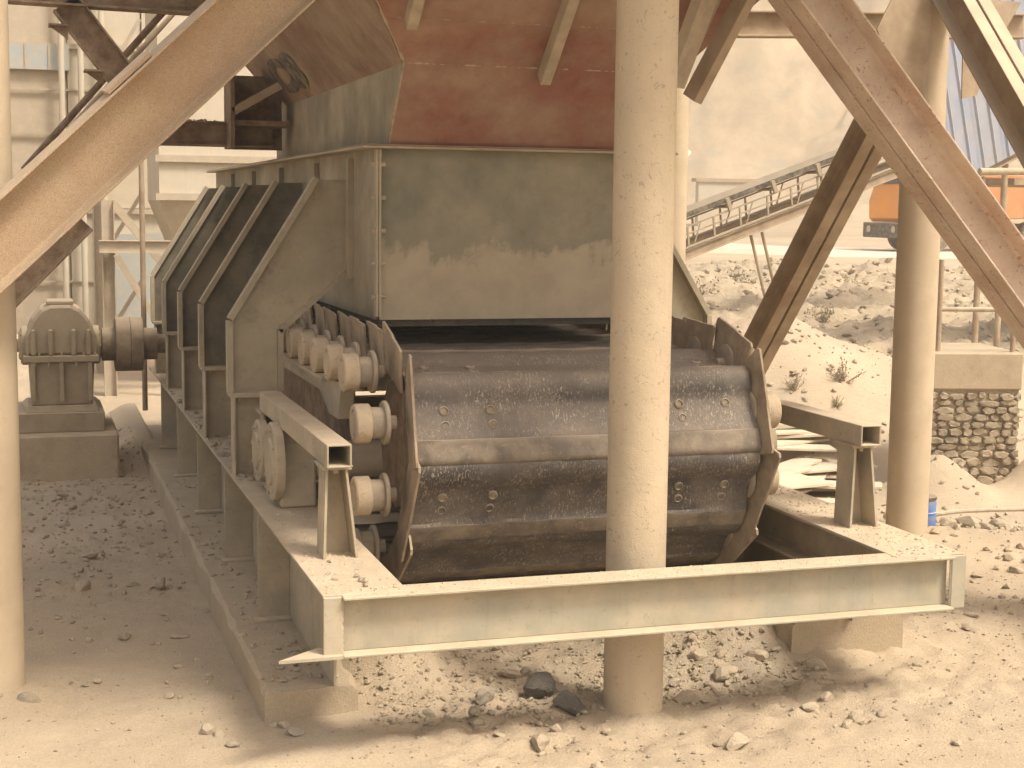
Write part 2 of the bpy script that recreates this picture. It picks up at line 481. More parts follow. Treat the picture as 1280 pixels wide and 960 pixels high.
def spaced(lo, hi, d0, d1, step, grow):
    """coordinates: even steps between d0 and d1, widening outside"""
    a = list(np.arange(d0, d1+1e-6, step))
    s_ = step; p = d1; right = []
    while p < hi: s_ = min(s_*grow, 9.0); p += s_; right.append(p)
    s_ = step; p = d0; left = []
    while p > lo: s_ = min(s_*grow, 14.0); p -= s_; left.append(p)
    return left[::-1] + a + right
gx = spaced(-150, 240, -1.0, 6.2, .04, 1.045)
gy = spaced(-120, 260, 5.4, 9.4, .04, 1.028)
gv = [(x, y, h(x, y)) for y in gy for x in gx]
nx = len(gx)
gf = [(j*nx+i, j*nx+i+1, (j+1)*nx+i+1, (j+1)*nx+i) for j in range(len(gy)-1) for i in range(nx-1)]
g = MB(); g.v = gv; g.f = gf; g.mi = [0]*len(gf)
ground = g.build('ground', M['sand'], smooth=False, origin=(0, 0, 0))
ground.data.polygons.foreach_set("use_smooth", [True]*len(gf))
tag(ground, 'dusty tan quarry yard rising to a pale cliff', 'ground', kind='structure')

M['bank'] = earth('bank_earth', (.55,.44,.31), (.40,.315,.215), (.34,.295,.225), .55, .9, 9, big=(.42,.345,.25))
def hb(u, v):
    x, y = u*SA + v*CA, u*CA - v*SA
    e = min(ss(22.0, 24.5, u), 1-ss(43.5, 46, u), ss(-9.6, -8, v), 1-ss(12.5, 14, v))
    n1_ = noise.fractal(Vector((x*.45, y*.45, 2)), .6, 2.2, 7)
    n2_ = noise.ridged_multi_fractal(Vector((x*1.1, y*1.1, 4)), .9, 2.1, 4, 1.0, 2.0)
    n3_ = noise.fractal(Vector((x*4.2, y*4.2, 6)), .6, 2.1, 3)
    return x, y, h(x, y) + .14*e + e*(.08*n1_ + .035*(n2_-1.0) + .065*n3_) - .5*(1-e)
g = MB(); us = np.linspace(22, 46, 190); vs_ = np.linspace(-9.6, 14, 200)
g.v = [hb(u, v) for u in us for v in vs_]; nv_ = len(vs_)
g.f = [(j*nv_+i, j*nv_+i+1, (j+1)*nv_+i+1, (j+1)*nv_+i) for j in range(len(us)-1) for i in range(nv_-1)]; g.mi = [0]*len(g.f)
bank_o = g.build('bank', M['bank'], origin=(0, 0, 0))
bank_o.data.polygons.foreach_set("use_smooth", [True]*len(g.f))
bank_o.data.flip_normals()
tag(bank_o, 'eroded earth bank below the haul road', 'bank', kind='structure')
# road where the truck stands
rl = [(58, 41), (45, 43.5), (35, 46), (29, 47.5), (25, 52), (25, 60), (29, 72), (38, 92)]
def catmull(pts, n=8):
    out = []
    for i in range(len(pts)-1):
        p0 = Vector(pts[max(0, i-1)]); p1 = Vector(pts[i]); p2 = Vector(pts[i+1]); p3 = Vector(pts[min(len(pts)-1, i+2)])
        for k in range(n):
            t = k/n
            out.append(.5*((2*p1)+(p2-p0)*t+(2*p0-5*p1+4*p2-p3)*t*t+(3*p1-p0-3*p2+p3)*t**3))
    out.append(Vector(pts[-1])); return out
rc = catmull([Vector((a, b)) for a, b in rl])
g = MB(); rv = []
for i, p in enumerate(rc):
    t = (rc[min(i+1, len(rc)-1)] - rc[max(i-1, 0)]).normalized(); nn = Vector((-t.y, t.x))
    for k in range(7):
        q = p + nn*(k-3)*1.1
        rv.append((q.x, q.y, max(h(q.x, q.y), h0(p.x, p.y)) + (.16 if 0 < k < 6 else -.6)))
g.add(rv, [(i*7+k, i*7+k+1, (i+1)*7+k+1, (i+1)*7+k) for i in range(len(rc)-1) for k in range(6)])
road = g.build('road', M['road'], origin=(0, 0, 0))
tag(road, 'pale haul road along the bank', 'road', kind='structure')

# ------------------------------------------------------------------ concrete plinths
def plinth(x0, x1, y0, y1, z0, z1, label):
    n = 40; g = MB(); vv = []; ff = []
    random.seed(int(x0*100))
    for i in range(n+1):
        y = y0 + (y1-y0)*(i/n)**1.4
        j = lambda a: random.uniform(-a, a)
        vv += [(x0+j(.012), y, z0), (x0+.01+j(.012), y, z1-.02+j(.008)), (x0+.035+j(.01), y, z1+j(.006)),
               (x1-.03+j(.01), y, z1+j(.006)), (x1+j(.012), y, z1-.025+j(.008)), (x1+j(.012), y, z0)]
    for i in range(n):
        for k in range(5): ff.append((i*6+k, i*6+k+1, (i+1)*6+k+1, (i+1)*6+k))
        ff.append((i*6+5, i*6, (i+1)*6, (i+1)*6+5))
    ff.append(tuple(range(5, -1, -1))); ff.append(tuple(n*6+k for k in range(6)))
    g.add(vv, ff)
    o = g.build('concrete_plinth', M['concrete'])
    return tag(o, label, 'plinth', 'plinths under the feeder frame')
plinth(1.03, 1.50, 7.05, 16.2, -.35, .185, 'long dusty concrete plinth under the feeder legs on the gearbox side')
plinth(3.86, 4.56, 7.10, 16.2, -.35, .30, 'concrete plinth with a broken end under the feeder frame away from the gearbox')

# ------------------------------------------------------------------ apron feeder
XC = 2.80
def mx_(x): return 2*XC - x
feeder = empty('apron_feeder', (XC, 9.0, .185),
               'heavy apron feeder with worn dark steel pans and dusty beam frame below the hopper', 'feeder')
ZT, ZB = .821, .552
# front beam
g = MB()
g.box(1.272, 4.328, 6.30, 6.47, ZT-.013, ZT)
g.box(1.272, 4.328, 6.377, 6.389, ZB+.013, ZT-.013)
g.box(1.272, 4.328, 6.30, 6.47, ZB, ZB+.013)
fb = g.build('front_beam', M['frontbeam'], feeder, bevel=.003)
for x0 in (1.19, 4.329):
    MB().box(x0, x0+.081, 6.335, 6.352, ZB+.0, ZT-.003).build('end_plate', M['frontbeam'], fb, bevel=.003)
for x0 in (1.2725, 4.3275):
    g = MB(); vv = []
    for i in range(26):
        zc_ = ZB+.02+i*.009; rr = random.uniform(.004, .008)
        g.cyl((x0, 6.345, zc_), (x0, 6.345, zc_+.009), rr, random.uniform(.004, .008), n=6)
    g.build('weld_seam', M['frontbeam'], fb)
MB().prism([(.99, 6.302, ZB-.001), (1.271, 6.302, ZB-.001), (1.271, 6.334, ZB-.001), (1.19, 6.46, ZB-.001)], (0, 0, .014)).build('gusset_plate', M['frontbeam'], fb)
# side beams with legs
legY = [8.36, 9.85, 11.5, 13.1, 14.7]
for sgn in (0, 1):
    f = (lambda x: x) if sgn == 0 else mx_
    def bx(g, a, b, *r):
        a, b = f(a), f(b)
        return g.box(min(a, b), max(a, b), *r)
    g = MB()
    bx(g, 1.19, 1.57, 6.354, 16.0, ZT-.013, ZT+.003)
    sb = g.build('side_beam', M['frame'], feeder, bevel=.002)
    g = MB(); bx(g, 1.375, 1.389, 6.392, 16.0, ZB+.014, ZT-.0165)
    g.build('web', M['frame'], sb)
    g = MB(); bx(g, 1.376, 1.388, 7.06, 16.0, .186 if sgn == 0 else .301, ZB-.0005)
    g.build('lower_web', M['frame'], sb)
    g = MB(); bx(g, 1.3895, 1.52, 6.48, 16.0, ZB, ZB+.014)
    g.build('bottom_flange', M['frame'], sb)
    for yy in ():
        g = MB(); bx(g, 1.215, 1.374, yy, yy+.012, ZB+.0145, ZT-.0165)
        g.build('stiffener', M['frame'], sb)
    for ly in legY:
        g = MB()
        zb_ = .186 if sgn == 0 else .301
        bx(g, 1.2, 1.3745, ly-.012, ly+.012, zb_, ZT-.0135)
        bx(g, 1.39, 1.50, ly-.012, ly+.012, zb_, ZB-.0005)
        bx(g, 1.17, 1.3745, ly-.09, ly-.0125, zb_, zb_+.016)
        g.build('leg', M['frame'], feeder)
# cross beams under the chain
for yy in (9.3, 11.2, 13.4, 15.6):
    MB().beam((1.575, yy, ZT-.14), (mx_(1.575), yy, ZT-.14), isec(.22, .14, .014, .01), (0, 1, 0)).build('cross_beam', M['frame'], feeder)

# chain geometry
SY, SZ = 7.87, 1.22
PITCH_L, RC = .42, .43
PSI = 2*math.atan(PITCH_L/2/RC)
def station(k):
    """(point on the chain line, outward normal, direction of travel) of pan k; k=0,1.. go up and back over the head"""
    a = PSI*(k-.5)
    if -.5 < k < 2.3:
        n = Vector((0, -math.cos(a), math.sin(a)))
        return Vector((0, SY, SZ)) + n*RC, n
    if k >= 2.3:
        base = Vector((0, SY - RC*math.cos(PSI*1.5), SZ + RC))
        return base + Vector((0, (k-2)*PITCH_L, 0)), Vector((0, 0, 1))
    a0 = -PSI                                   # joint under pan 0, then a slack curve back to the level return run
    P_ = Vector((0, SY - RC/math.cos(PSI/2)*math.cos(a0), SZ + RC/math.cos(PSI/2)*math.sin(a0)))
    for j in range(-1, k-1, -1):
        el = R({-1: -50, -2: -70, -3: -84}.get(j, -90))
        n = Vector((0, -math.cos(el), math.sin(el)))
        dr = Vector((0, -math.sin(el), -math.cos(el)))
        c = P_ + dr*PITCH_L*.5
        P_ = P_ + dr*PITCH_L
    return c, n
PX0, PX1 = 1.845, mx_(1.845)
# pan profile: t along (from leading/lower edge -.5 to upper edge .5), o outward
PP = [(-.62,.060),(-.605,.076),(-.57,.088),(-.53,.092),(-.42,.095),(-.335,.099),(-.325,.098),(-.30,.086),(-.20,.078),(-.05,.071),(.10,.066),(.16,.069),(.22,.080),(.28,.091),(.36,.098),(.44,.097),(.50,.090),(.54,.078),(.56,.070)]
def make_pan(k):
    c, n = station(k)
    t = Vector((1, 0, 0)).cross(n); t = -t if t.dot(Vector((0, 0, 1)) if abs(n.y) > .3 else Vector((0, n.z, 0))) < 0 else t
    # t must point 'up and back' along the top run
    g = MB(); NX = 24
    rows = []
    for (tt, oo) in PP:
        row = []
        for i in range(NX+1):
            x = PX0 + (PX1-PX0)*i/NX
            q = (i/NX-.5)*2
            sag = .010*(q*q) + .003*math.sin(i*1.7+k)+random.uniform(-.0015, .0015)
            row.append(c + t*tt*PITCH_L + n*(oo+sag-(.075 if k >= 2 else 0)) + Vector((x, 0, 0)))
        rows.append(row)
    vv = [p for r in rows for p in r]
    ff = []; mi = []
    for j in range(len(PP)-1):
        for i in range(NX):
            ff.append((j*(NX+1)+i, j*(NX+1)+i+1, (j+1)*(NX+1)+i+1, (j+1)*(NX+1)+i)); mi.append(1 if j < 6 else 0)
    nv = len(vv)
    # underside skin
    vv += [p - n*.022 for p in vv]
    ff2 = [tuple(reversed([a+nv for a in f])) for f in ff]
    W = NX+1; m_ = len(PP)
    edge = [i for i in range(W)] + [j*W+NX for j in range(1, m_)] + [(m_-1)*W+i for i in range(NX-1, -1, -1)] + [j*W for j in range(m_-2, 0, -1)]
    ff3 = [(edge[i], edge[i]+nv, edge[(i+1) % len(edge)]+nv, edge[(i+1) % len(edge)]) for i in range(len(edge))]
    g.v = [tuple(p) for p in vv]; g.f = ff + ff2 + ff3; g.mi = mi + [1]*len(ff2) + [1]*len(ff3)
    o = g.build('pan', [M['pan'], M['lip']], feeder, smooth=True)
    for sgn in (0, 1):
        x = 1.822 if sgn == 0 else mx_(1.822)
        jj = lambda a=.008: random.uniform(-a, a)
        # wing outline (t, o): splayed plate lapping its neighbour
        lo_e = .70 if k in (0, 1) or k < 0 and k > -3 else .60
        hi_e = .70 if k in (-1, 0, 1) else .58
        wl_ = [(-.52, -.05+jj()), (-lo_e+.07, .05+jj(.004)), (-lo_e, .178+jj(.004)), (-lo_e+.05, .192), (-.12, .196+jj(.003)), (-.06, .203+jj(.003)), (hi_e-.04, .206), (hi_e, .185+jj(.004)), (hi_e-.08, .04+jj(.004)), (.44, -.05+jj()), (.30, -.06+jj()), (-.40, -.055+jj())]
        sh = (.010 if k % 2 else -.002)*(1 if sgn == 0 else -1)
        lean = (-.10 if sgn == 0 else .10)
        pl = [c + t*a*PITCH_L*1.02 + n*b + Vector((x + sh + (b-.1)*lean + a*.018, 0, 0)) for a, b in wl_]
        MB().prism(pl, (.014, 0, 0)).build('side_wing', M['wing'], o, bevel=.002)
    if k in (0, 1, 2, 3):
        for bxx in (2.01, 2.27, 3.33, 3.59):
            for tt in (.06, -.13):
                p = c + t*tt*PITCH_L + n*(.078-(.075 if k >= 2 else 0)) + Vector((bxx+random.uniform(-.008, .008), 0, 0))
                MB().lathe(p - n*.012, n, [(0, .026), (.014, .026), (.019, .021), (.019, .019), (.010, .016), (.010, .0)], n=18).build('bolt', M['boltring'], o, smooth=True)
    return o
for k in range(-6, 22): make_pan(k)

# rollers
def roller_profile():
    return [(0, .056), (.008, .063), (.008, .070), (0, .075), (0, .094), (.008, .101), (.078, .101), (.084, .094)]
def make_roller(k, sgn):
    c, n = station(k)
    d = 1 if sgn == 0 else -1
    x = 1.560 if sgn == 0 else mx_(1.675)
    p = c - n*.005
    p = Vector((x, p.y, p.z))
    ax = Vector((d, 0, 0))
    g = MB(); g.lathe(p, ax, [(.060, .083), (.150, .080), (.150, .108), (.156, .113), (.170, .113), (.175, .106), (.175, .036), (.22, .036)], n=28)
    o = g.build('roller', M['rollersteel'], feeder, smooth=True)
    MB().lathe(p, ax, roller_profile(), n=28).build('roller_cap', M['rollerdust'], o, smooth=True)
    g = MB(); g.lathe(p + ax*.002, ax, [(0, .050), (.012, .060), (.03, .060)], n=24)
    g.build('hub', M['rollersteel'], o, smooth=True)
    return o
for k in list(range(-4, 2)) + list(range(2, 16)): make_roller(k, 0)
for k in range(-3, 6): make_roller(k, 1)
# roller track
for sgn in (0, 1):
    f = (lambda x: x) if sgn == 0 else mx_
    zt = SZ + RC - .105
    prof = [(8.02, zt), (13.5, zt), (13.5, zt-.10), (8.62, zt-.10), (8.34, zt-.20), (8.10, zt-.20), (8.02, zt-.04)]
    x0 = min(f(1.60), f(1.68))
    MB().prism([(x0, a, b) for a, b in prof], (.08, 0, 0)).build('track_rail', M['frame'], feeder, bevel=.003)
    MB().box(min(f(1.56), f(1.72)), max(f(1.56), f(1.72)), 8.35, 13.5, zt-.016, zt-.001 + .003).build('rail_cap', M['frame'], feeder)
for x0 in (1.835, mx_(1.835)-.012):  # dark plates added to shut out the bright slit behind the rollers
    MB().box(x0, x0+.012, 8.80, 16.0, .80, 1.44).build('added_dark_plate', M['dark_steel'], feeder)
# head shaft and bearings, plus a drum added to darken inside the chain
g = MB(); g.cyl((1.9, SY+.12, SZ), (mx_(1.9), SY+.12, SZ), .36, n=12); g.build('added_inner_drum', M['dark_steel'], feeder)
g = MB(); g.cyl((1.525, 8.42, 1.065), (mx_(1.525), 8.42, 1.065), .108, n=32); g.build('head_shaft', M['frame'], feeder, smooth=True)
for sgn in (0, 1):
    d = 1 if sgn == 0 else -1
    x = lambda v: v if sgn == 0 else mx_(v)
    a, b = x(1.285), x(1.50)
    a, b = x(1.318), x(1.52)
    BY, BZ = 8.42, 1.065
    g = MB(); g.prism([(min(a, b), BY-.13, ZT+.004), (min(a, b), BY+.75, ZT+.004), (min(a, b), BY+.70, 1.05), (min(a, b), BY+.45, 1.20), (min(a, b), BY+.20, 1.262), (min(a, b), BY-.05, 1.262), (min(a, b), BY-.10, 1.18)], (abs(b-a), 0, 0))
    ped = g.build('bearing_housing', M['frame'], feeder, bevel=.012)
    for (cy, cz, rr) in ((BY-.02, BZ+.01, .222), (BY+.50, BZ-.01, .185)):
        g = MB(); g.lathe((x(1.319), cy, cz), (-d, 0, 0), [(-.01, rr), (.035, rr), (.042, rr-.008), (.042, rr*.62), (.055, rr*.58), (.055, .0)], n=36)
        cap = g.build('bearing_cap', M['frame'], ped, smooth=True)
        for q in range(8):
            an = q*math.pi/4+.2
            p = Vector((x(1.319)-d*.042, cy+math.cos(an)*rr*.82, cz+math.sin(an)*rr*.82))
            MB().cyl(p, p+Vector((-d*.012, 0, 0)), .013, n=6).build('bolt', M['frame'], ped)
# guard rails: hollow square tubes on tapered stub posts
for sgn in (0, 1):
    f = (lambda x: x) if sgn == 0 else mx_
    x0, x1 = sorted((f(1.322), f(1.442)))
    z0, z1 = 1.275, 1.388
    y0, y1 = 6.95, 9.10
    w = .010
    g = MB()
    o4 = [(x0, z0), (x1, z0), (x1, z1), (x0, z1)]; i4 = [(x0+w, z0+w), (x1-w, z0+w), (x1-w, z1-w), (x0+w, z1-w)]
    vv = [(a, y0, b) for a, b in o4] + [(a, y0, b) for a, b in i4] + [(a, y1, b) for a, b in o4] + [(a, y1, b) for a, b in i4]
    ff = []
    for i in range(4):
        j = (i+1) % 4
        ff += [(i, j, j+4, i+4), (i, i+8, j+8, j), (i+4, j+4, j+12, i+12), (i+8, i+12, j+12, j+8)]
    g.add(vv, ff)
    tube = g.build('square_tube', M['frame'], feeder, bevel=.003)
    for yy in (7.02, 8.98):
        xa, xb = sorted((f(1.318), f(1.448)))
        g = MB()
        zc = z0-.006
        # tapered flanges and web
        for s_ in (0, 1):
            bt = (xa+.012, xa+.024) if s_ == 0 else (xb-.024, xb-.012)
            bb = (xa+.0, xa+.012) if s_ == 0 else (xb+.028-.0, xb+.040)
            g.hexa([(bb[0], yy, ZT+.001), (bb[1], yy, ZT+.001), (bb[1], yy+.17, ZT+.001), (bb[0], yy+.17, ZT+.001),
                    (bt[0], yy, zc-.013), (bt[1], yy, zc-.013), (bt[1], yy+.17, zc-.013), (bt[0], yy+.17, zc-.013)])
        g.hexa([(xa+.013, yy+.145, ZT+.001), (xb+.027, yy+.145, ZT+.001), (xb+.027, yy+.155, ZT+.001), (xa+.013, yy+.155, ZT+.001),
                (xa+.025, yy+.145, zc-.013), (xb-.025, yy+.145, zc-.013), (xb-.025, yy+.155, zc-.013), (xa+.025, yy+.155, zc-.013)])
        st = g.build('stub_post', M['frame'], feeder)
        g = MB(); g.box(xa-.006, xb+.006, yy-.01, yy+.18, zc-.0125, zc-.0005); g.box(xa-.012, xb+.012, yy-.012, yy+.182, zc, z0-.0005)
        g.build('cap_plate', M['frame'], st)
        g = MB(); g.cyl((((xa+xb)/2), yy+.03, zc-.013), (((xa+xb)/2), yy+.03, zc-.034), .013, n=6)
        g.build('bolt', M['frame'], st)

# ------------------------------------------------------------------ hopper
HX0, HX1 = 1.93, mx_(1.93)
HY0, HY1 = 8.62, 16.3
HZ0, HZ1 = 1.845, 2.83
hopper = empty('feed_hopper', (XC, 9.5, 1.845), 'flared steel feed hopper with green grey skirt and red primer plates above the feeder', 'hopper')
MB().box(HX0+.02, HX1-.02, HY0, HY0+.012, HZ0, HZ1-.001).build('front_panel', M['green'], hopper)
MB().box(HX0, HX0+.012, HY0+.02, HY1, HZ0+.0, HZ1-.001).build('side_panel', M['greenlow'], hopper)
MB().box(HX1-.012, HX1, HY0+.02, HY1, HZ0+.0, HZ1-.001).build('side_panel', M['greenlow'], hopper)
MB().box(HX0+.013, HX1-.013, HY1-.02, HY1-.005, HZ0, HZ1-.001).build('rear_panel', M['greenlow'], hopper)
# corner flanges bolted together
for sgn in (0, 1):
    f = (lambda x: x) if sgn == 0 else mx_
    for a, b in ((-.012, .002), (.005, .0195)):
        x0, x1 = sorted((f(HX0+a), f(HX0+b)))
        cf = MB().box(x0, x1, HY0-.055, HY0-.001, HZ0+.02, HZ1-.004).build('corner_flange', M['bracketlight'], hopper, bevel=.002)
    for i in range(5):
        z = HZ1-.09-i*.19
        xx = f(HX0-.012); dx = -.02 if sgn == 0 else .02
        MB().cyl((xx, HY0-.032, z), (xx+dx, HY0-.032, z), .013, n=6).build('bolt', M['bar'], cf)
        xx = f(HX0+.0195)
        MB().cyl((xx, HY0-.032, z), (xx-dx*1.4, HY0-.032, z), .014, n=6).build('bolt', M['bar'], cf)
# ring flange
g = MB()
g.box(HX0-.10, HX1+.10, HY0-.10, HY0+.05, HZ1, HZ1+.012)
g.box(HX0-.10, HX0+.05, HY0+.051, HY1, HZ1, HZ1+.012)
g.box(HX1-.05, HX1+.10, HY0+.051, HY1, HZ1, HZ1+.012)
g.build('ring_flange', M['bracketlight'], hopper, bevel=.002)
g = MB()
g.box(HX0-.09, HX1+.09, HY0-.092, HY0+.04, HZ1+.0125, HZ1+.022)
g.box(HX0-.092, HX0+.04, HY0+.041, HY1, HZ1+.0125, HZ1+.022)
g.build('ring_flange', M['brownplate'], hopper, bevel=.002)
def plate(pts, thick, name, mat, parent=None, **k):
    """flat quad plate from outer points, given thickness inward"""
    a = [Vector(p) for p in pts]
    n = (a[1]-a[0]).cross(a[2]-a[0]).normalized()
    return MB().prism(a, n*thick).build(name, mat, parent or hopper, **k)
ZM, ZH = 3.285, 4.60
YM = 8.22                                   # front edge after the lower lean
lo = HZ1+.0225
XL, XR = 2.0, mx_(2.0)
plate([(XL, HY0-.03, lo), (XR, HY0-.03, lo), (XR, YM, ZM), (XL, YM, ZM)], .012, 'front_slope_plate', M['red'])
plate([(XL-.001, HY0-.03, lo), (XL-.001, YM, ZM), (XL-.001, 12.6, ZM), (XL-.001, 12.6, lo)], .012, 'side_slope_plate', M['greenlow'])
plate([(XR+.001, 12.6, lo), (XR+.001, 12.6, ZM), (XR+.001, YM, ZM), (XR+.001, HY0-.03, lo)], .012, 'side_slope_plate', M['greenlow'])
FX, FY, RXT = .95, 6.75, mx_(.95)
def flare(s):                                # s in 0..1 up the flare
    return Vector((XL+(FX-XL)*s, YM+(FY-YM)*s, ZM+(ZH-ZM)*s))
def flare_r(s):
    p = flare(s); return Vector((mx_(p.x), p.y, p.z))
# red front in two courses with a weld seam between
ff_ = plate([flare(0.0), flare_r(0.0), flare_r(.16), flare(.16)], .012, 'front_flare_plate', M['red'])
ff2_ = plate([flare(.1605)+Vector((0,-.004,0)), flare_r(.1605)+Vector((0,-.004,0)), flare_r(1)+Vector((0,-.004,0)), flare(1)+Vector((0,-.004,0))], .012, 'front_flare_plate', M['red'])
def weld(p, q, r, name, mat, parent, n=60):
    g = MB(); p = Vector(p); q = Vector(q)
    L_ = (q-p).length; k = max(6, int(L_/.02))
    rings = []
    ax = (q-p).normalized(); t = Vector((0, 0, 1)) if abs(ax.z) < .8 else Vector((1, 0, 0))
    a = ax.cross(t).normalized(); b = ax.cross(a)
    vv = []; fs = []
    for i in range(k+1):
        c = p + (q-p)*(i/k); rr = r*random.uniform(.5, 1.3)
        for j in range(6):
            an = j*math.pi/3
            vv.append(c + (a*math.cos(an)+b*math.sin(an))*rr)
    for i in range(k):
        for j in range(6): fs.append((i*6+j, (i+1)*6+j, (i+1)*6+(j+1) % 6, i*6+(j+1) % 6))
    g.add(vv, fs); return g.build(name, mat, parent, smooth=True)
weld(flare(.16)+Vector((.02,-.012,0)), flare_r(.16)+Vector((-.02,-.012,0)), .007, 'weld_seam', M['bar'], ff2_)
weld(flare(0)+Vector((0,-.008,0)), flare_r(0)+Vector((0,-.008,0)), .008, 'weld_seam', M['bar'], ff_)
weld(flare(0), flare(1), .013, 'weld_seam', M['bar'], ff_)
weld((XL, HY0-.03, lo), flare(0), .011, 'weld_seam', M['bar'], ff_)
# side flare (with painted lettering)
YB, YBT = 12.4, 11.6
q0, q1 = flare(0), flare(1)
sp = plate([Vector((q0.x-.003, q0.y+.01, q0.z)), Vector((q1.x-.003, q1.y+.01, q1.z)), Vector((q1.x-.003, YBT+1.2, q1.z)), Vector((q0.x-.003, YB, q0.z))], .012, 'side_flare_plate', M['brownplate'])
q0r, q1r = flare_r(0), flare_r(1)
plate([Vector((q0r.x+.003, YB, q0r.z)), Vector((q1r.x+.003, YBT+1.2, q1r.z)), Vector((q1r.x+.003, q1r.y+.01, q1r.z)), Vector((q0r.x+.003, q0r.y+.01, q0r.z))], .012, 'side_flare_plate', M['brownplate'])
plate([Vector((q0r.x, YB+.02, ZM)), Vector((q0.x, YB+.02, ZM)), Vector((q1.x, YBT+1.22, ZH)), Vector((q1r.x, YBT+1.22, ZH))], .012, 'rear_flare_plate', M['brownplate'])
# lettering C8 on the side flare
cu = bpy.data.curves.new('lettering', 'FONT'); cu.body = 'C8'; cu.size = .37; cu.extrude = .0; cu.offset = .024
to = bpy.data.objects.new('lettering_tmp', cu); col.objects.link(to)
dg = bpy.context.evaluated_depsgraph_get()
me = bpy.data.meshes.new_from_object(to.evaluated_get(dg))
bpy.data.objects.remove(to)
lt = bpy.data.objects.new('lettering', me); col.objects.link(lt)
me.materials.clear(); me.materials.append(M['paint_black'])
e_up = (q1-q0); e_up = Vector((e_up.x, 0, e_up.z)).normalized()
e_x = Vector((0, -1, 0))
nn = e_x.cross(e_up)
if nn.x > 0: nn = -nn
rot = Matrix((e_x, e_up, e_x.cross(e_up))).transposed()
lt.matrix_world = Matrix.Translation(Vector((q0.x, 0, ZM)) + e_up*.10 + Vector((0, 11.75, 0)) + nn*.02) @ rot.to_4x4() @ Matrix.Diagonal((2.3, 1, 1, 1))
bpy.context.view_layer.update()
mw = lt.matrix_world.copy()
lt.parent = sp; bpy.context.view_layer.update(); lt.matrix_world = mw
# stiffener bars on the front flare and on the side flare
def on_flare(x, s): return Vector((x, YM+(FY-YM)*s, ZM+(ZH-ZM)*s))
nf = Vector((0, -(ZH-ZM), -(YM-FY))).normalized()
for (xx, s0) in ((1.965, .16), (2.80, -.02), (3.60, .02)):
    p, q = on_flare(xx, s0)+nf*.009, on_flare(xx, 1)+nf*.009
    g = MB(); up = (q-p)
    w = .031; d = .09
    g.prism([p+Vector((-w, 0, 0)), p+Vector((w, 0, 0)), p+Vector((w, 0, 0))+nf*d, p+Vector((-w, 0, 0))+nf*d], up)
    g.build('stiffener_bar', M['bar'], hopper, bevel=.004)
p, q = Vector((q0.x, 9.0, ZM))+e_up*.55, Vector((q0.x, 9.0, ZM))+e_up*1.5
g = MB(); g.prism([p+Vector((-.0, -.05, 0))+nn*.014, p+Vector((0, .05, 0))+nn*.014, p+Vector((0, .05, 0))+nn*.09, p+Vector((0, -.05, 0))+nn*.09], q-p)
g.build('stiffener_bar', M['bar'], hopper, bevel=.004)
MB().hexa([(HX0+.03, 8.70, 1.80), (HX1-.03, 8.70, 1.80), (HX1-.03, 16.2, 1.86), (HX0+.03, 16.2, 1.86), (HX0+.03, 9.6, 2.8), (HX1-.03, 9.6, 2.8), (HX1-.03, 16.2, 2.8), (HX0+.03, 16.2, 2.8)]).build('gap_light_block', M['greyrock'], hopper)  # solid fill added to keep light out of the gap under the skirt
# dog-leg brackets carrying the skirt
brY = [9.45, 11.05, 12.60, 14.1, 15.4]
outl = [(1.205, 1.345), (1.205, 1.79), (1.745, 2.66), (1.925, 2.665), (1.925, 2.12), (1.485, 1.735), (1.485, 1.345)]
for sgn in (0, 1):
    f = (lambda x: x) if sgn == 0 else mx_
    for i, by in enumerate(brY):
        mt = M['bracketlight'] if i == 0 else M['bracket']  # lit copy in front, copy with painted-in shade for the rest
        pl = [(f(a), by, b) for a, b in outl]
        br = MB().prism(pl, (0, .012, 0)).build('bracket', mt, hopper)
        # edge flange strips
        def strip(p, q, off, w=.09):
            p = Vector((f(p[0]), by-w*.75, p[1])); q = Vector((f(q[0]), by-w*.75, q[1]))
            t = (q-p).normalized(); nrm = Vector((0, 1, 0)).cross(t)*off*(1 if sgn == 0 else -1)
            g = MB(); g.prism([p, q, q+nrm*.034, p+nrm*.034], (0, w, 0))
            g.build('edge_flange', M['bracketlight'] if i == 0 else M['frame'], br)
        strip((1.2045, 1.345), (1.2045, 1.79), -1); strip((1.2045, 1.7905), (1.7445, 2.66), -1)
        strip((1.486, 1.345), (1.486, 1.735), 1, .05); strip((1.486, 1.7355), (1.9245, 2.12), 1, .05)
        x0, x1 = sorted((f(1.185), f(1.505)))
        g = MB(); g.box(x0, x1, by-.09, by+.09, 1.332, 1.3445); g.box(x0, x1, by-.09, by+.09, 1.318, 1.3315)
        ft = g.build('foot_plate', M['frame'], br)
        for bxq in (.06, .26):
            MB().cyl((x0+bxq, by-.05, 1.318), (x0+bxq, by-.05, 1.296), .014, n=6).build('bolt', M['frame'], br)
        # pedestal down to the side beam, part of the feeder frame
        g = MB(); g.box(x0+.03, x1-.03, by-.008, by+.008, ZT+.001, 1.3175)
        g.box(x0+.02, x0+.0295, by-.08, by+.08, ZT+.001, 1.3175); g.box(x1-.0295, x1-.02, by-.08, by+.08, ZT+.001, 1.3175)
        g.build('pedestal', M['frame'], feeder)
    # bolted vertical strips on the skirt between brackets
    for i, yy in enumerate((9.25, 10.4, 11.9, 13.4, 14.8)):
        x0, x1 = sorted((f(HX0-.035), f(HX0-.001)))
        MB().box(x0, x1, yy, yy+.07, 2.05, 2.79).build('skirt_stiffener', M['greenlow'], hopper)

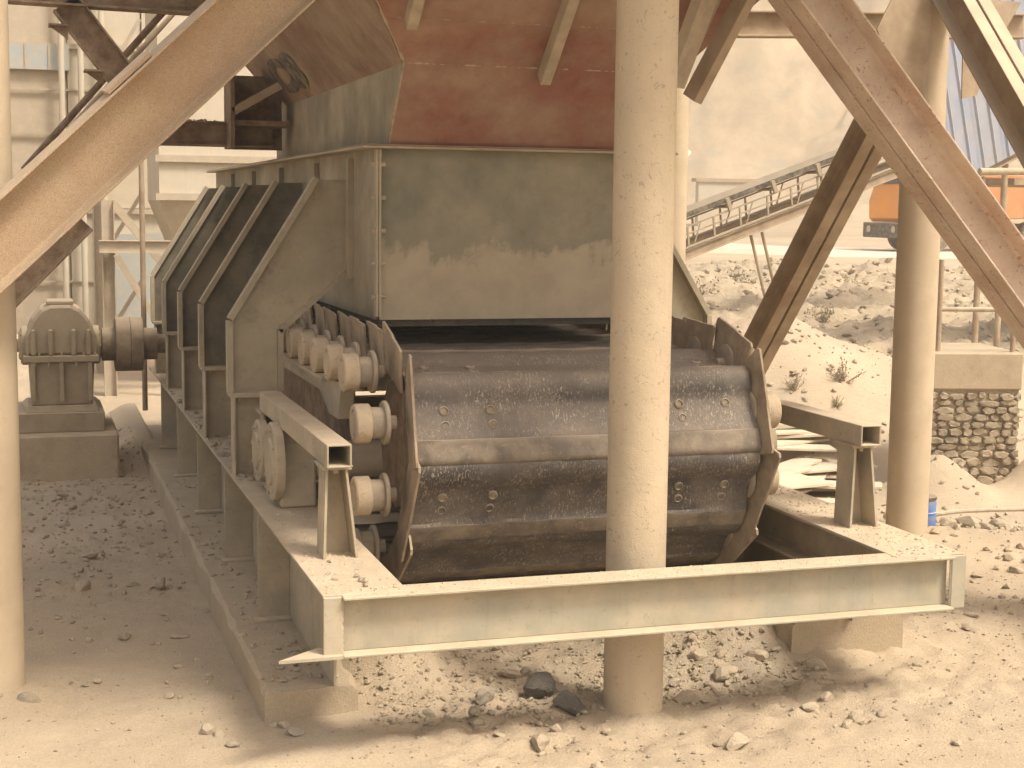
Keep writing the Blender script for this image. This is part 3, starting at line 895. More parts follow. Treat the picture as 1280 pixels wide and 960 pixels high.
# ------------------------------------------------------------------ columns
def column(x, y, r, z0, z1, mat, label, group='round steel columns'):
    g = MB(); n = 40
    zs = np.linspace(z0, z1, 14)
    vv = []; fs = []
    for i, z in enumerate(zs):
        for k in range(n):
            an = 2*math.pi*k/n
            rr = r*(1+.006*noise.noise(Vector((math.cos(an)*2, math.sin(an)*2, z*1.5))))
            vv.append((x+math.cos(an)*rr, y+math.sin(an)*rr, z))
    for i in range(len(zs)-1):
        for k in range(n): fs.append((i*n+k, i*n+(k+1) % n, (i+1)*n+(k+1) % n, (i+1)*n+k))
    fs.append(tuple(range(n-1, -1, -1))); fs.append(tuple((len(zs)-1)*n+k for k in range(n)))
    g.add(vv, fs)
    o = g.build('round_column', mat, smooth=True, origin=(x, y, z0))
    return tag(o, label, 'column', group)
column(2.80, 6.72, .146, -.25, 4.48, M['pipe'], 'scuffed dust coated round post standing between the front beam and the pans')
column(-.20, 8.02, .148, -.25, 4.48, M['pipe_smooth'], 'smooth dusty round column beside the diagonal brace with coarse sandy coating')
column(6.10, 9.52, .150, -.25, 4.9, M['pipe_smooth'], 'smooth dusty round column with gusset plates, beside the blue plastic drum')
column(5.73, 13.1, .150, -1.2, 4.9, M['pipe_smooth'], 'round column rising behind the scuffed post and the hopper')

# ------------------------------------------------------------------ braces
def brace(p0, p1, hgt, w, gap, side, mat, label, tf=.013, tw=.010):
    p0, p1 = Vector(p0), Vector(p1)
    o = empty('diagonal_brace', p0, label, 'brace', 'diagonal steel braces')
    MB().beam(p0, p1, chan(hgt, w, tf, tw, gap/2, 1), side).build('channel', mat, o, bevel=.003)
    MB().beam(p0, p1, chan(hgt, w, tf, tw, -gap/2, -1), side).build('channel', mat, o, bevel=.003)
    for t in (.1, .35, .6, .85):
        c = p0 + (p1-p0)*t; d = (p1-p0).normalized()
        MB().beam(c-d*.06, c+d*.06, [[(-gap/2+.0005, -hgt/2+.02), (gap/2-.0005, -hgt/2+.02), (gap/2-.0005, hgt/2-.02), (-gap/2+.0005, hgt/2-.02)]], side).build('packing_plate', mat, o)
    return o
# left brace in front of the left column (rolled a little so its lower flange shows)
d = Vector((.724, 0, .690))
c = Vector((-.115, 7.72, 2.31))
lb = brace(c - d*3.35, c + d*3.05, .325, .11, .008, (.10, -1, -.105), M['brace_tan'], 'wide tan diagonal brace with coarse sandy coating, crossing the round column beside the gearbox')
up_ = Vector((-.690, 0, .724))
MB().beam(c + d*.86 + up_*.170, c + d*1.14 + up_*.170, [[(-.07, 0), (.10, 0), (.10, .02), (-.07, .02)]], (.10, -1, -.105)).build('splice_plate', M['brace_tan'], lb)
brace((-1.853, 9.6, 0.201), (0.316, 9.6, 2.416), .22, .10, .02, (0, -1, 0), M['dark_steel'], 'dark brown brace slanting up behind the round column above the gearbox')
# right brace
d = Vector((.672, 0, -.741))
c = Vector((3.905, 7.155, 3.56))
rb = brace(c - d*1.3, c + d*4.55, .238, .142, .020, (0, -1, 0), M['brace_rust'], 'rust streaked double channel brace crossing in front of the column with gussets', tf=.014)
# brace in the plane of the right column row
p, q = Vector((6.0, 9.62, 3.55)), Vector((6.0, 12.95, .10))
brace(p, q, .235, .10, .022, (-1, 0, 0), M['brace_brown'], 'dark brown double channel brace sloping down behind the feeder pans')
# upper right brace
p, q = Vector((6.12, 9.50, 4.30)), Vector((6.12, 6.0, .62))
brace(p, q, .25, .10, .02, (-1, 0, 0), M['brace_brown'], 'brown diagonal brace bolted to the gusset beside the blue shed')

# gussets on the right column
g = empty('gusset_plates', (6.16, 9.52, 3.4), 'dark gusset plates welded high on the column beside the blue drum', 'gusset')
MB().prism([(5.72, 9.36, 3.98), (5.6, 9.36, 3.75), (5.72, 9.36, 3.52), (6.0, 9.36, 3.30), (6.03, 9.36, 3.98)], (0, .012, 0)).build('plate', M['brace_brown'], g)
MB().prism([(6.28, 9.36, 3.99), (6.75, 9.36, 3.99), (6.55, 9.36, 3.66), (6.42, 9.36, 3.33), (6.30, 9.36, 3.30)], (0, .012, 0)).build('plate', M['brace_brown'], g)

# overhead beams
def ibeam(p0, p1, hgt, b, side, mat, label, name='overhead_beam', group='overhead steel beams'):
    o = MB().beam(p0, p1, isec(hgt, b, .014, .010), side).build(name, mat, bevel=.002)
    return tag(o, label, 'beam', group)
ibeam((4.55, 10.5, 3.86), (7.6, 10.5, 3.98), .19, .14, (0, 1, 0), M['brace_brown'], 'brown overhead beam running to the gussets on the round column')
ibeam((-1.2, 10.0, 3.84), (1.35, 10.0, 3.80), .22, .16, (0, 1, 0), M['dark_steel'], 'dark brown overhead beam above the ledged stringer')
ibeam((.70, 12.0, 3.04), (1.86, 12.0, 3.04), .19, .16, (0, 1, 0), M['dark_steel'], 'short dark beam with rubble on top beside the hopper', name='short_beam')
ibeam((.70, 7.9, 4.52), (.70, 13.5, 4.52), .2, .16, (1, 0, 0), M['brace_brown'], 'overhead beam along the hopper above the gearbox side')
# hopper support strut, right of the post
o = empty('support_strut', (3.45, 7.75, 3.2), 'pale angled channel strut under the red hopper plate beside the scuffed post', 'strut')
MB().beam((3.40, 7.72, 3.16), (3.66, 7.30, 4.3), chan(.13, .07, .01, .009, 0, -1), (.5, -1, 0)).build('channel', M['bar'], o, bevel=.003)
MB().beam((3.52, 7.84, 3.12), (3.98, 7.40, 4.3), chan(.12, .06, .01, .009, 0, 1), (1, .2, 0)).build('channel', M['brace_brown'], o, bevel=.003)
# ledged stringer top left
o = empty('ledged_stringer', (.7, 10.0, 3.1), 'dark inclined stringer with three step ledges hanging below the overhead beam', 'stringer')
p, q = Vector((.27, 10.0, 3.73)), Vector((.76, 10.0, 3.09))
MB().beam(p, q, isec(.18, .14, .012, .010), (0, 1, 0)).build('stringer', M['dark_steel'], o)
dd = (q-p).normalized()
for t in (.14, .56, .98):
    c = p + (q-p)*t + Vector((-.08, 0, -.06))
    MB().box(c.x-.09, c.x+.03, 9.90, 10.06, c.z, c.z+.012).build('ledge', M['dark_steel'], o)
    MB().prism([(c.x-.085, 9.955, c.z-.0005), (c.x+.025, 9.955, c.z-.0005), (c.x+.025, 9.955, c.z-.08)], (0, .01, 0)).build('ledge_rib', M['dark_steel'], o)
# dark box structure beside hopper
o = empty('box_frame', (1.68, 12.0, 2.9), 'dark riveted box frame tucked against the side of the hopper', 'frame')
MB().box(1.50, 1.53, 11.7, 12.1, 2.93, 3.47).build('side_plate', M['dark_steel'], o)
MB().box(1.531, 1.95, 12.1, 12.13, 2.93, 3.50).build('back_plate', M['dark_steel'], o)
MB().box(1.531, 1.95, 11.75, 12.099, 3.10, 3.14).build('shelf', M['dark_steel'], o)
MB().beam((1.52, 11.72, 3.2), (1.95, 11.72, 3.45), [[(-.02, -.03), (.02, -.03), (.02, .03), (-.02, .03)]], (0, 1, 0)).build('strap', M['brace_brown'], o)
# thin rods top left
for i, (a, b, r) in enumerate((((.0, 12.6, 2.75), (1.25, 12.6, 4.2), .028), ((.02, 13.2, 2.70), (1.33, 13.2, 4.2), .022))):
    o = MB().cyl(a, b, r, n=10).build('tie_rod', M['dark_steel'] if i == 0 else M['brace_brown'], smooth=True)
    tag(o, 'dark thicker tie rod slanting up behind the stringer' if i == 0 else 'paler thin tie rod slanting up beside the darker rod', 'rod')
o = MB().cyl((1.13, 15.8, 4.1), (1.13, 15.8, .4), .028, n=10).build('hanging_pipe', M['brace_brown'], smooth=True)
tag(o, 'thin vertical pipe standing behind the hopper brackets', 'pipe')

# deck slabs added out of view, sized to shade the pans and yard
deck = empty('added_shade_deck', (.0, 9, 4.5), 'added out-of-view deck shading the pans and the ground below the hopper', 'deck')
MB().box(1.25, 4.95, 5.55, 6.74, 4.62, 4.72).build('shade_plate', M['brace_brown'], deck)
MB().box(.25, .94, 9.4, 16.5, 4.62, 4.72).build('shade_plate', M['brace_brown'], deck)
MB().box(4.66, 5.2, 6.745, 16.5, 4.62, 4.72).build('shade_plate', M['brace_brown'], deck)
for yy in (9.6, 11.5):
    MB().beam((.25, yy, 4.54), (.55, yy, 4.54), isec(.15, .12, .012, .01), (0, 1, 0)).build('shade_deck_joist', M['brace_brown'], deck)

# ------------------------------------------------------------------ gearbox on its block
o = tag(MB().box(-.55, .775, 14.12, 15.5, -.3, .42).build('concrete_block', M['concrete'], bevel=.02),
        'rectangular concrete block carrying the gearbox', 'block')
gb = empty('gearbox', (.28, 14.6, .42), 'dusty ribbed gearbox with domed cover on a concrete block', 'gearbox')
MB().box(-.10, .66, 14.28, 15.2, .421, .60).build('base_frame', M['gear'], gb, bevel=.006)
g = MB(); g.hexa([(-.03, 14.30, .60), (.61, 14.30, .60), (.66, 15.1, .60), (-.08, 15.1, .60), (-.01, 14.34, .66), (.59, 14.34, .66), (.60, 15.0, .66), (-.02, 15.0, .66)])
g.build('foot', M['gear'], gb, bevel=.006)
MB().hexa([(.02, 14.36, .66), (.56, 14.36, .66), (.56, 15.0, .66), (.02, 15.0, .66), (-.0, 14.33, 1.06), (.58, 14.33, 1.06), (.58, 15.02, 1.06), (.0, 15.02, 1.06)]).build('lower_housing', M['gear'], gb, bevel=.012)
MB().box(-.04, .62, 14.29, 15.05, 1.061, 1.12).build('split_flange', M['gear'], gb, bevel=.006)
# domed cover with steps
dome = [(-.02, 1.121), (-.02, 1.30), (.04, 1.44), (.12, 1.535), (.20, 1.575), (.38, 1.575), (.46, 1.535), (.54, 1.44), (.60, 1.30), (.60, 1.121)]
MB().prism([(a, 14.33, b) for a, b in dome], (0, .66, 0)).build('domed_cover', M['gear'], gb, bevel=.025)
for a, b in ((.02, .06), (.27, .31), (.52, .56)):
    MB().box(a, b, 14.30, 14.328, .70, 1.06).build('rib', M['gear'], gb, bevel=.005)
for a in (.05, .20, .40, .53):
    MB().box(a-.022, a+.022, 14.285, 14.329, 1.121, 1.36).build('rib', M['gear'], gb, bevel=.012)
MB().box(.17, .41, 14.42, 14.80, 1.576, 1.61).build('inspection_cover', M['gear'], gb, bevel=.008)
for k in range(7):
    MB().cyl((.0+k*.097, 14.31, 1.121), (.0+k*.097, 14.31, 1.145), .014, n=6).build('bolt', M['gear'], gb)
    if k < 5: MB().cyl((.06+k*.12, 14.31, 1.06), (.06+k*.12, 14.31, 1.02), .014, n=6).build('bolt', M['gear'], gb)
for sx, ax in ((-.02, -1), (.60, 1)):
    g = MB(); g.lathe((sx, 14.62, 1.19), (ax, 0, 0), [(-.02, .18), (.03, .18), (.035, .15), (.06, .12), (.06, .06), (.14 if ax > 0 else .2, .06)], n=28)
    bc = g.build('bearing_cap', M['gear'], gb, smooth=True)
    for q in range(8):
        p = Vector((sx+ax*.03, 14.62+math.cos(q*.785)*.155, 1.19+math.sin(q*.785)*.155))
        MB().cyl(p, p+Vector((ax*.014, 0, 0)), .013, n=6).build('bolt', M['gear'], gb)
cpl = empty('shaft_coupling', (.95, 14.62, 1.0), 'dark flanged shaft coupling between the gearbox and the feeder', 'coupling')
g = MB(); g.lathe((.62, 14.62, 1.19), (1, 0, 0), [(0, .07), (.04, .07), (.04, .155), (.155, .155), (.155, .16)], n=32); g.build('hub', M['coupling'], cpl, smooth=True)
g = MB(); g.lathe((.776, 14.62, 1.19), (1, 0, 0), [(0, .235), (.006, .255), (.134, .255), (.134, .235)], n=36); g.build('flange', M['coupling'], cpl, smooth=True)
g = MB(); g.lathe((.914, 14.62, 1.19), (1, 0, 0), [(0, .235), (.0, .255), (.11, .255), (.116, .235)], n=36); g.build('flange', M['coupling'], cpl, smooth=True)
g = MB(); g.lathe((1.031, 14.62, 1.19), (1, 0, 0), [(0, .15), (.13, .15), (.13, .09), (.5, .09)], n=32); g.build('hub', M['coupling'], cpl, smooth=True)
o = MB().prism([(1.34, a, b) for a, b in ((14.3, ZT+.002), (14.95, ZT+.002), (14.9, 1.3), (14.78, 1.45), (14.62, 1.5), (14.46, 1.45), (14.35, 1.3))], (.2, 0, 0)).build('bearing_housing', M['coupling'], feeder, bevel=.02)

# ------------------------------------------------------------------ loose stones and gravel
def rock_mesh(seed, sub=2, flat=.8):
    rnd = random.Random(seed)
    bm = bmesh.new(); bmesh.ops.create_icosphere(bm, subdivisions=sub, radius=1)
    planes = [(Vector((rnd.gauss(0, 1), rnd.gauss(0, 1), rnd.gauss(0, 1))).normalized(), rnd.uniform(.5, .85)) for _ in range(11)]
    for v in bm.verts:
        p = v.co.copy()
        for n, d in planes:
            k = p.dot(n)
            if k > d: p -= n*(k-d)
        p *= 1+.10*noise.noise(p*2.3+Vector((seed, 0, 0)))
        v.co = Vector((p.x*rnd.uniform(.98, 1.02), p.y*.85, p.z*flat))
    me = bpy.data.meshes.new('stone'); bm.to_mesh(me); bm.free()
    return me
rocks = [rock_mesh(i*3+1, 2, random.uniform(.45, .75)) for i in range(8)]
for r_m in rocks: r_m.materials.append(M['rock'])
grocks = [rock_mesh(i*5+2, 3, .72) for i in range(3)]
for r_m in grocks: r_m.materials.append(M['greyrock'])
def put_rock(me, x, y, size, label, group, rz=None, tilt=.3, sink=.35, base=None):
    o = bpy.data.objects.new('stone', me); col.objects.link(o)
    zb = h(x, y) if base is None else base
    o.location = (x, y, zb + size*(.55-sink))
    o.scale = (size, size*random.uniform(.75, 1), size*random.uniform(.8, 1.05))
    o.rotation_euler = (random.uniform(-tilt, tilt), random.uniform(-tilt, tilt), random.uniform(0, 6.28) if rz is None else rz)
    return tag(o, label, 'stone', group)
put_rock(grocks[0], 2.42, 7.02, .105, 'dark grey boulder leaning behind its twin next to the scuffed post', 'dark boulders by the post', rz=.4, sink=.2)
put_rock(grocks[1], 2.49, 6.80, .105, 'dark grey boulder touching the foot of the scuffed post', 'dark boulders by the post', rz=2.2, sink=.25)
rs = random.Random(11)
spots = []
def scatter(n, x0, x1, y0, y1, s0, s1, label, group, pool=rocks, pw=2.5, ok=None):
    c = 0
    while c < n:
        x, y = rs.uniform(x0, x1), rs.uniform(y0, y1)
        if ok and not ok(x, y): continue
        if math.hypot(x-2.8, y-6.72) < .22 or math.hypot(x+.2, y-8.02) < .22: continue
        s = s0 + (s1-s0)*rs.random()**pw
        put_rock(rs.choice(pool), x, y, s, label, group, sink=rs.uniform(.25, .55)); c += 1
clear = lambda x, y: not (.98 < x < 1.55 and y > 6.95) and not (3.8 < x < 4.6 and y > 7.0)
scatter(26, -.1, .95, 7.6, 13.6, .03, .085, 'loose stone on the shaded ground between gearbox block and plinth', 'stones in the shaded bay')
scatter(7, .75, 1.15, 6.75, 7.15, .03, .075, 'pale stone in the little heap before the plinth', 'stone heap before the plinth', pw=1)
scatter(30, 3.0, 3.9, 6.1, 7.5, .025, .085, 'grey stone in the scatter beside the scuffed post under the front beam', 'stones beside the post', pw=1.6, ok=clear)
scatter(26, 1.55, 2.6, 6.3, 7.9, .025, .08, 'stone on the rubble slope under the front beam', 'stones on the rubble slope', ok=clear)
scatter(34, 1.6, 5.6, 5.75, 6.9, .018, .06, 'small stone lying on the trampled sand in front of the feeder', 'stones on the foreground sand')
scatter(34, 4.7, 7.4, 6.6, 9.6, .02, .06, 'small stone on the bright sand beyond the frame end', 'stones on the bright sand')
scatter(26, 6.3, 9.2, 9.8, 13, .05, .16, 'rough stone on the broken ground below the stone wall', 'stones below the wall', pw=1.8)
for i in range(9):
    put_rock(rs.choice(rocks), rs.uniform(1.24, 1.53), rs.uniform(6.45, 7.0), rs.uniform(.012, .028), 'small stone chip on top of the feeder side beam by the stub post', 'chips on the side beam', base=ZT, sink=.1)

# gravel: too many to count
ico = bmesh.new(); bmesh.ops.create_icosphere(ico, subdivisions=1, radius=1)
iv = np.array([v.co[:] for v in ico.verts]); fi = np.array([[v.index for v in f.verts] for f in ico.faces]); ico.free()
def gravel(name, n, sampler, s0, s1, mat, label, base=None, pw=2.5, hfun=None):
    rg = np.random.default_rng(n)
    allv = []; allf = []; c = 0
    for i in range(n):
        x, y = sampler(rg)
        s = s0 + (s1-s0)*rg.random()**pw
        A = rg.normal(size=(3, 3)); Q, _ = np.linalg.qr(A)
        v = iv*(1+rg.uniform(-.38, .2, size=(len(iv), 1)))
        v = (v*np.array([1, rg.uniform(.6, 1), rg.uniform(.35, .8)])) @ Q.T * s
        v[:, 2] *= .75
        z = ((hfun or h)(x, y) if base is None else base) + s*.18
        allv.append(v + np.array([x, y, z])); allf.append(fi + c); c += len(iv)
    V = np.vstack(allv); F = np.vstack(allf)
    me = bpy.data.meshes.new(name)
    me.from_pydata(V.tolist(), [], F.tolist())
    me.materials.append(mat)
    o = bpy.data.objects.new(name, me); col.objects.link(o)
    return tag(o, label, 'gravel', kind='stuff')
def uni(x0, x1, y0, y1, ok=None):
    def f(rg):
        while True:
            x, y = rg.uniform(x0, x1), rg.uniform(y0, y1)
            if ok is None or ok(x, y): return x, y
    return f
def dens_left(rg):
    while True:
        x, y = rg.uniform(-.6, 1.02), 7.4 + 9*rg.random()
        if rg.random() < .12 + .88*ss(8.6, 11.5, y): return x, y
gravel('gravel', 2000, dens_left, .005, .032, M['rock'], 'grey gravel strewn over the shaded ground beside the plinth', pw=2)
gravel('gravel', 5200, uni(1.52, 3.95, 6.7, 8.5, clear), .004, .026, M['rock'], 'crumbly rubble spilled under the front beam', pw=2.6)
gravel('gravel', 4200, uni(1.3, 6.5, 5.6, 8.4, clear), .003, .014, M['rock'], 'fine grit scattered over the foreground sand', pw=2.5)
gravel('gravel', 1800, uni(4.7, 9.5, 7.5, 14), .008, .06, M['rock'], 'gravel on the broken ground beyond the frame', pw=3)
gravel('gravel', 900, uni(-.6, 1.2, 5.6, 8.2), .003, .014, M['rock'], 'sparse grit on the smooth sand before the plinth', pw=3)
def hbank(x, y):
    return hb(y*CA+x*SA, x*CA-y*SA)[2]
def bank(rg):
    while True:
        u = rg.uniform(23.5, 44.5); v = rg.uniform(-8, 12)
        return u*SA + v*CA, u*CA - v*SA
gravel('gravel', 2600, bank, .02, .16, M['sand'], 'rubble strewn over the far bank below the haul road', pw=3.2, hfun=hbank)
gravel('gravel', 3200, bank, .02, .11, M['rock'], 'broken stone crumbs over the far bank below the haul road', pw=2.2, hfun=hbank)
def strip_s(x0, x1, y0, y1): return lambda rg: (rg.uniform(x0, x1), y0 + (y1-y0)*rg.random()**1.5)
gravel('gravel', 1500, uni(6.5, 12.5, 15.5, 21.5), .01, .07, M['rock'], 'stone crumbs sprinkled over the sand pile', pw=3)
gravel('gravel', 900, strip_s(1.21, 1.55, 6.37, 8.2), .002, .015, M['crumb'], 'dust crumbs lying on the side beam by the gearbox side', base=ZT)
gravel('gravel', 1100, strip_s(4.05, 4.39, 6.37, 8.6), .002, .018, M['crumb'], 'dust crumbs lying on the side beam beside the blue drum', base=ZT)
gravel('gravel', 420, strip_s(1.06, 1.45, 7.2, 13), .005, .03, M['rock'], 'stone crumbs lying on top of the plinth', base=.185)
gravel('gravel', 500, strip_s(1.21, 1.55, 9.2, 14), .006, .04, M['rock'], 'stone crumbs piled on the side beam round the bracket feet', base=ZT)
gravel('gravel', 900, lambda rg: (rg.uniform(1.3, 4.3), 6.302+.16*rg.random()**1.3), .002, .007, M['crumb'], 'dust crust along the top of the front beam', base=ZT)
gravel('gravel', 60, strip_s(.8, 1.45, 11.93, 12.07), .01, .03, M['rock'], 'rubble lying on the short dark beam', base=3.135)

# ------------------------------------------------------------------ blue drum and boards beyond the frame
d_ = empty('plastic_drum', (6.38, 9.75, h(6.38, 9.75)), 'blue plastic drum standing behind the round column', 'drum')
zb = h(6.38, 9.75)
MB().lathe((6.38, 9.75, zb-.02), (0, 0, 1), [(0, .09), (.02, .10), (.12, .10), (.125, .105), (.135, .105), (.14, .10), (.22, .10), (.23, .08)], n=28).build('body', M['blue'], d_, smooth=True)
MB().lathe((6.38, 9.75, zb+.211), (0, 0, 1), [(0, .103), (.02, .103), (.02, .09)], n=28).build('lid', M['rubber'], d_, smooth=True)
rb_ = random.Random(3)
for i in range(22):
    t_ = rb_.uniform(-1, 1); x = 8.0+t_*.75+rb_.uniform(-.35, .35); y = 14.7+t_*1.5+rb_.uniform(-.4, .4)
    L_, W_ = rb_.uniform(.7, 1.5), rb_.uniform(.18, .4); an = rb_.uniform(-.5, .9)
    z = max(h(x-.4, y), h(x+.4, y), h(x, y-.4), h(x, y+.4)) + .01 + i*.006
    o = MB().box(-L_/2, L_/2, -W_/2, W_/2, 0, .03).build('pale_board', M['cream_board'], origin=(0, 0, 0), bevel=.004)
    o.location = (x, y, z); o.rotation_euler = (rb_.uniform(-.05, .05), rb_.uniform(-.08, .05), an)
    tag(o, 'flat pale board in the bleached heap behind the guard rail stub', 'board', 'bleached boards on the ground')
# a cable trailing over the ground
def tube_path(pts, r, name, mat, n=8, res=6):
    pts = catmull([Vector(p) for p in pts], res)
    g = MB(); vv = []; fs = []
    for i, p in enumerate(pts):
        t = (pts[min(i+1, len(pts)-1)]-pts[max(i-1, 0)]).normalized()
        a = t.cross(Vector((0, 0, 1))).normalized(); b = a.cross(t)
        for k in range(n):
            an = 2*math.pi*k/n; vv.append(p+(a*math.cos(an)+b*math.sin(an))*r)
    for i in range(len(pts)-1):
        for k in range(n): fs.append((i*n+k, i*n+(k+1) % n, (i+1)*n+(k+1) % n, (i+1)*n+k))
    fs.append(tuple(range(n-1, -1, -1))); fs.append(tuple((len(pts)-1)*n+k for k in range(n)))
    g.add(vv, fs); return g.build(name, mat, smooth=True)
cp = [(6.35, 9.95), (6.75, 10.15), (7.2, 10.4), (7.75, 10.55), (8.4, 10.5)]
tag(tube_path([(x, y, h(x, y)+.05+.04*i) for i, (x, y) in enumerate(cp)], .018, 'cable', M['bar']), 'pale cable stretched over the ground past the blue drum', 'cable')

# ------------------------------------------------------------------ stone retaining wall
W0, W1 = Vector((9.32, 14.2, 0)), Vector((10.28, 13.95, 0))
wd = (W1-W0).normalized(); wn_ = Vector((wd.y, -wd.x, 0))
if wn_.y > 0: wn_ = -wn_
wall = empty('retaining_wall', (9.6, 14.1, -.7), 'dry stone retaining wall with a smooth concrete cap under the railing', 'wall')
Lw = (W1-W0).length
def wp(s, z, o=0): return W0 + wd*s + Vector((0, 0, z)) + wn_*o
MB().prism([wp(0, -.9, -.012), wp(Lw, -.9, -.012), wp(Lw, .60, -.012), wp(0, .60, -.012)], -wn_*.5).build('core', M['mortar'], wall)
MB().prism([wp(-.02, .60, .03), wp(Lw+.02, .60, .03), wp(Lw+.02, 1.0, .03), wp(-.02, 1.0, .03)], -wn_*1.3).build('concrete_cap', M['concrete'], wall, bevel=.015)
rw = random.Random(5)
z = -.85
while z < .56:
    hh = rw.uniform(.05, .11)
    s = rw.uniform(-.1, 0)
    while s < Lw-.03:
        ll = rw.uniform(.09, .22)
        cx, cz = s+ll/2, z+hh/2+rw.uniform(-.012, .012)
        n = 7; pl = []
        for k in range(n):
            an = 2*math.pi*k/n + .39 + rw.uniform(-.2, .2)
            q = 1/max(abs(math.cos(an)), abs(math.sin(an)))**.55
            pl.append((cx+math.cos(an)*q*ll*.56*.93*rw.uniform(.84, 1.12), cz+math.sin(an)*q*hh*.56*.93*rw.uniform(.82, 1.16)))
        pl = [(min(max(a, .0), Lw), min(b, .597)) for a, b in pl]
        if pl[0][1]-.0 > -2:
            out = rw.uniform(-.01, .035); ins = rw.uniform(.72, .92)
            base_ = [wp(a, b, -.06) for a, b in pl]
            mid_ = [wp(a, b, out) for a, b in pl]
            top_ = [wp(cx+(a-cx)*ins, cz+(b-cz)*ins, out+rw.uniform(.015, .03)) for a, b in pl]
            g = MB()
            vv = base_+mid_+top_
            fs = [(k, (k+1) % n, n+(k+1) % n, n+k) for k in range(n)] + [(n+k, n+(k+1) % n, 2*n+(k+1) % n, 2*n+k) for k in range(n)] + [tuple(2*n+k for k in range(n))]
            g.add(vv, fs); g.build('stone', M['wallstone'], wall)
        s += ll+rw.uniform(.004, .015)
    z += hh+.006
# railing on the cap
rail = empty('railing', (9.6, 14.3, 1.0), 'dusty pipe railing on the concrete cap of the stone wall', 'railing')
for s in (.12, .95):
    MB().cyl(wp(s, 1.0, -.15), wp(s, 1.0+(1.0 if s < .5 else .5), -.15), .03, n=10).build('post', M['brace_brown'], rail, smooth=True)
for zz in (1.46,):
    MB().cyl(wp(.1, zz, -.15), wp(.98, zz, -.15), .026, n=10).build('bar', M['bar'], rail, smooth=True)

# ------------------------------------------------------------------ conveyor on the bank
cv = empty('belt_conveyor', (13, 25, .0), 'inclined belt conveyor with lattice sides climbing the bank', 'conveyor')
A, B = Vector((9.2, 25.0, .96)), Vector((18.6, 25.0, 4.36))
cd = (B-A).normalized(); cu_ = Vector((-cd.z, 0, cd.x)); Lc = (B-A).length
SQ = lambda w: [[(-w, -w), (w, -w), (w, w), (-w, w)]]
for yy in (0, .8):
    off = Vector((0, yy, 0))
    MB().beam(A+off, B+off, isec(.17, .09, .015, .012), (0, 1, 0)).build('chord', M['brace_brown'], cv)
    MB().beam(A+off+cu_*.10, B+off+cu_*.10, [[(-.05, 0), (.05, 0), (.05, .03), (-.05, .03)]], (0, 1, 0)).build('chord_cap', M['bar'], cv)
    for hh_ in (.34, .47):
        MB().beam(A+off+cu_*hh_, B+off+cu_*hh_, SQ(.014), (0, 1, 0)).build('rail', M['brace_brown'], cv)
    n = int(Lc/.55)
    for i in range(n):
        p = A+off+cd*(i*.55+.1+random.uniform(-.05, .05))
        MB().beam(p+cu_*.131-cd*.03, p+cu_*.46+cd*.05, SQ(.016), (0, 1, 0)).build('upright', M['bar'], cv)
        if i % 2 == 0: MB().beam(p+cu_*.131+cd*.08, p+cu_*.46+cd*.32, SQ(.010), (0, 1, 0)).build('diagonal', M['bar'], cv)
for i in range(int(Lc/.95)):
    p = A+cd*(i*.95+.4)
    MB().beam(p+cu_*.48+Vector((0, -.03, 0)), p+cu_*.70+Vector((0, -.03, 0)), SQ(.035), (0, 1, 0)).build('idler_bracket', M['bar'], cv)
    MB().cyl(p+cu_*.54+Vector((0, .02, 0)), p+cu_*.54+Vector((0, .78, 0)), .03, n=10).build('idler', M['brace_brown'], cv, smooth=True)
MB().beam(A+cu_*.62+Vector((0, .4, 0)), B+cu_*.62+Vector((0, .4, 0)), [[(-.36, .0), (-.2, -.03), (.2, -.03), (.36, .0), (.36, .09), (.34, .09), (.2, .0), (-.2, .0), (-.34, .09), (-.36, .09)]], (0, 1, 0)).build('belt', M['rubber'], cv)
for s in (3.7,):
    for yy in (.1,):
        p = A+cd*s+Vector((0, yy, 0)); zg = h(p.x, p.y)-.1
        for q in (-.12, .12):
            MB().cyl((p.x+q+.5, p.y, zg), (p.x+q, p.y, p.z-.10), .03, n=8).build('support_leg', M['brace_brown'], cv)

# ------------------------------------------------------------------ blue shed
sh = empty('sheet_shed', (14.4, 20.4, 3.0), 'faded blue corrugated sheet housing on posts above the bank', 'shed')
S0 = Vector((13.0, 20.0, 2.72)); S1 = Vector((17.2, 20.0, 4.75))
sd_ = (S1-S0)
down = Vector((.22, 0, -.97))
nsh = 10
for i in range(nsh):
    a = S0 + sd_*(i/nsh); b = S0 + sd_*((i+.985)/nsh)
    g = MB(); m_ = 16; hgt = 2.5
    vv = []; fs = []
    for k in range(m_+1):
        p = a + (b-a)*(k/m_)
        rip = (.03 if (k % 8) == 3 else 0)
        for zz in (0, hgt):
            q = p - down*zz
            vv.append((q.x, q.y-rip, q.z)); vv.append((q.x, q.y-rip+.012, q.z))
    for k in range(m_):
        o0 = k*4; o1 = (k+1)*4
        fs += [(o0, o1, o1+2, o0+2), (o0+1, o0+3, o1+3, o1+1), (o0, o0+1, o1+1, o1), (o0+2, o1+2, o1+3, o0+3)]
    g.add(vv, fs); g.build('corrugated_sheet', M['blue_sheet'], sh)
MB().beam(S0+Vector((-.1, .06, -.04)), S1+Vector((0, .06, -.04)), isec(.16, .10, .012, .01), (0, 1, 0)).build('edge_beam', M['brace_brown'], sh)
for s in (.235, .33, .8):
    p = S0+sd_*s
    MB().cyl((p.x, p.y+.15, h(p.x, p.y)-.2), (p.x, p.y+.15, p.z-.13), .05, n=10).build('post', M['brace_brown'], sh, smooth=True)
MB().box(14.6, 17.4, 20.2, 22.2, 2.95, 3.05).build('floor_slab', M['brace_brown'], sh)
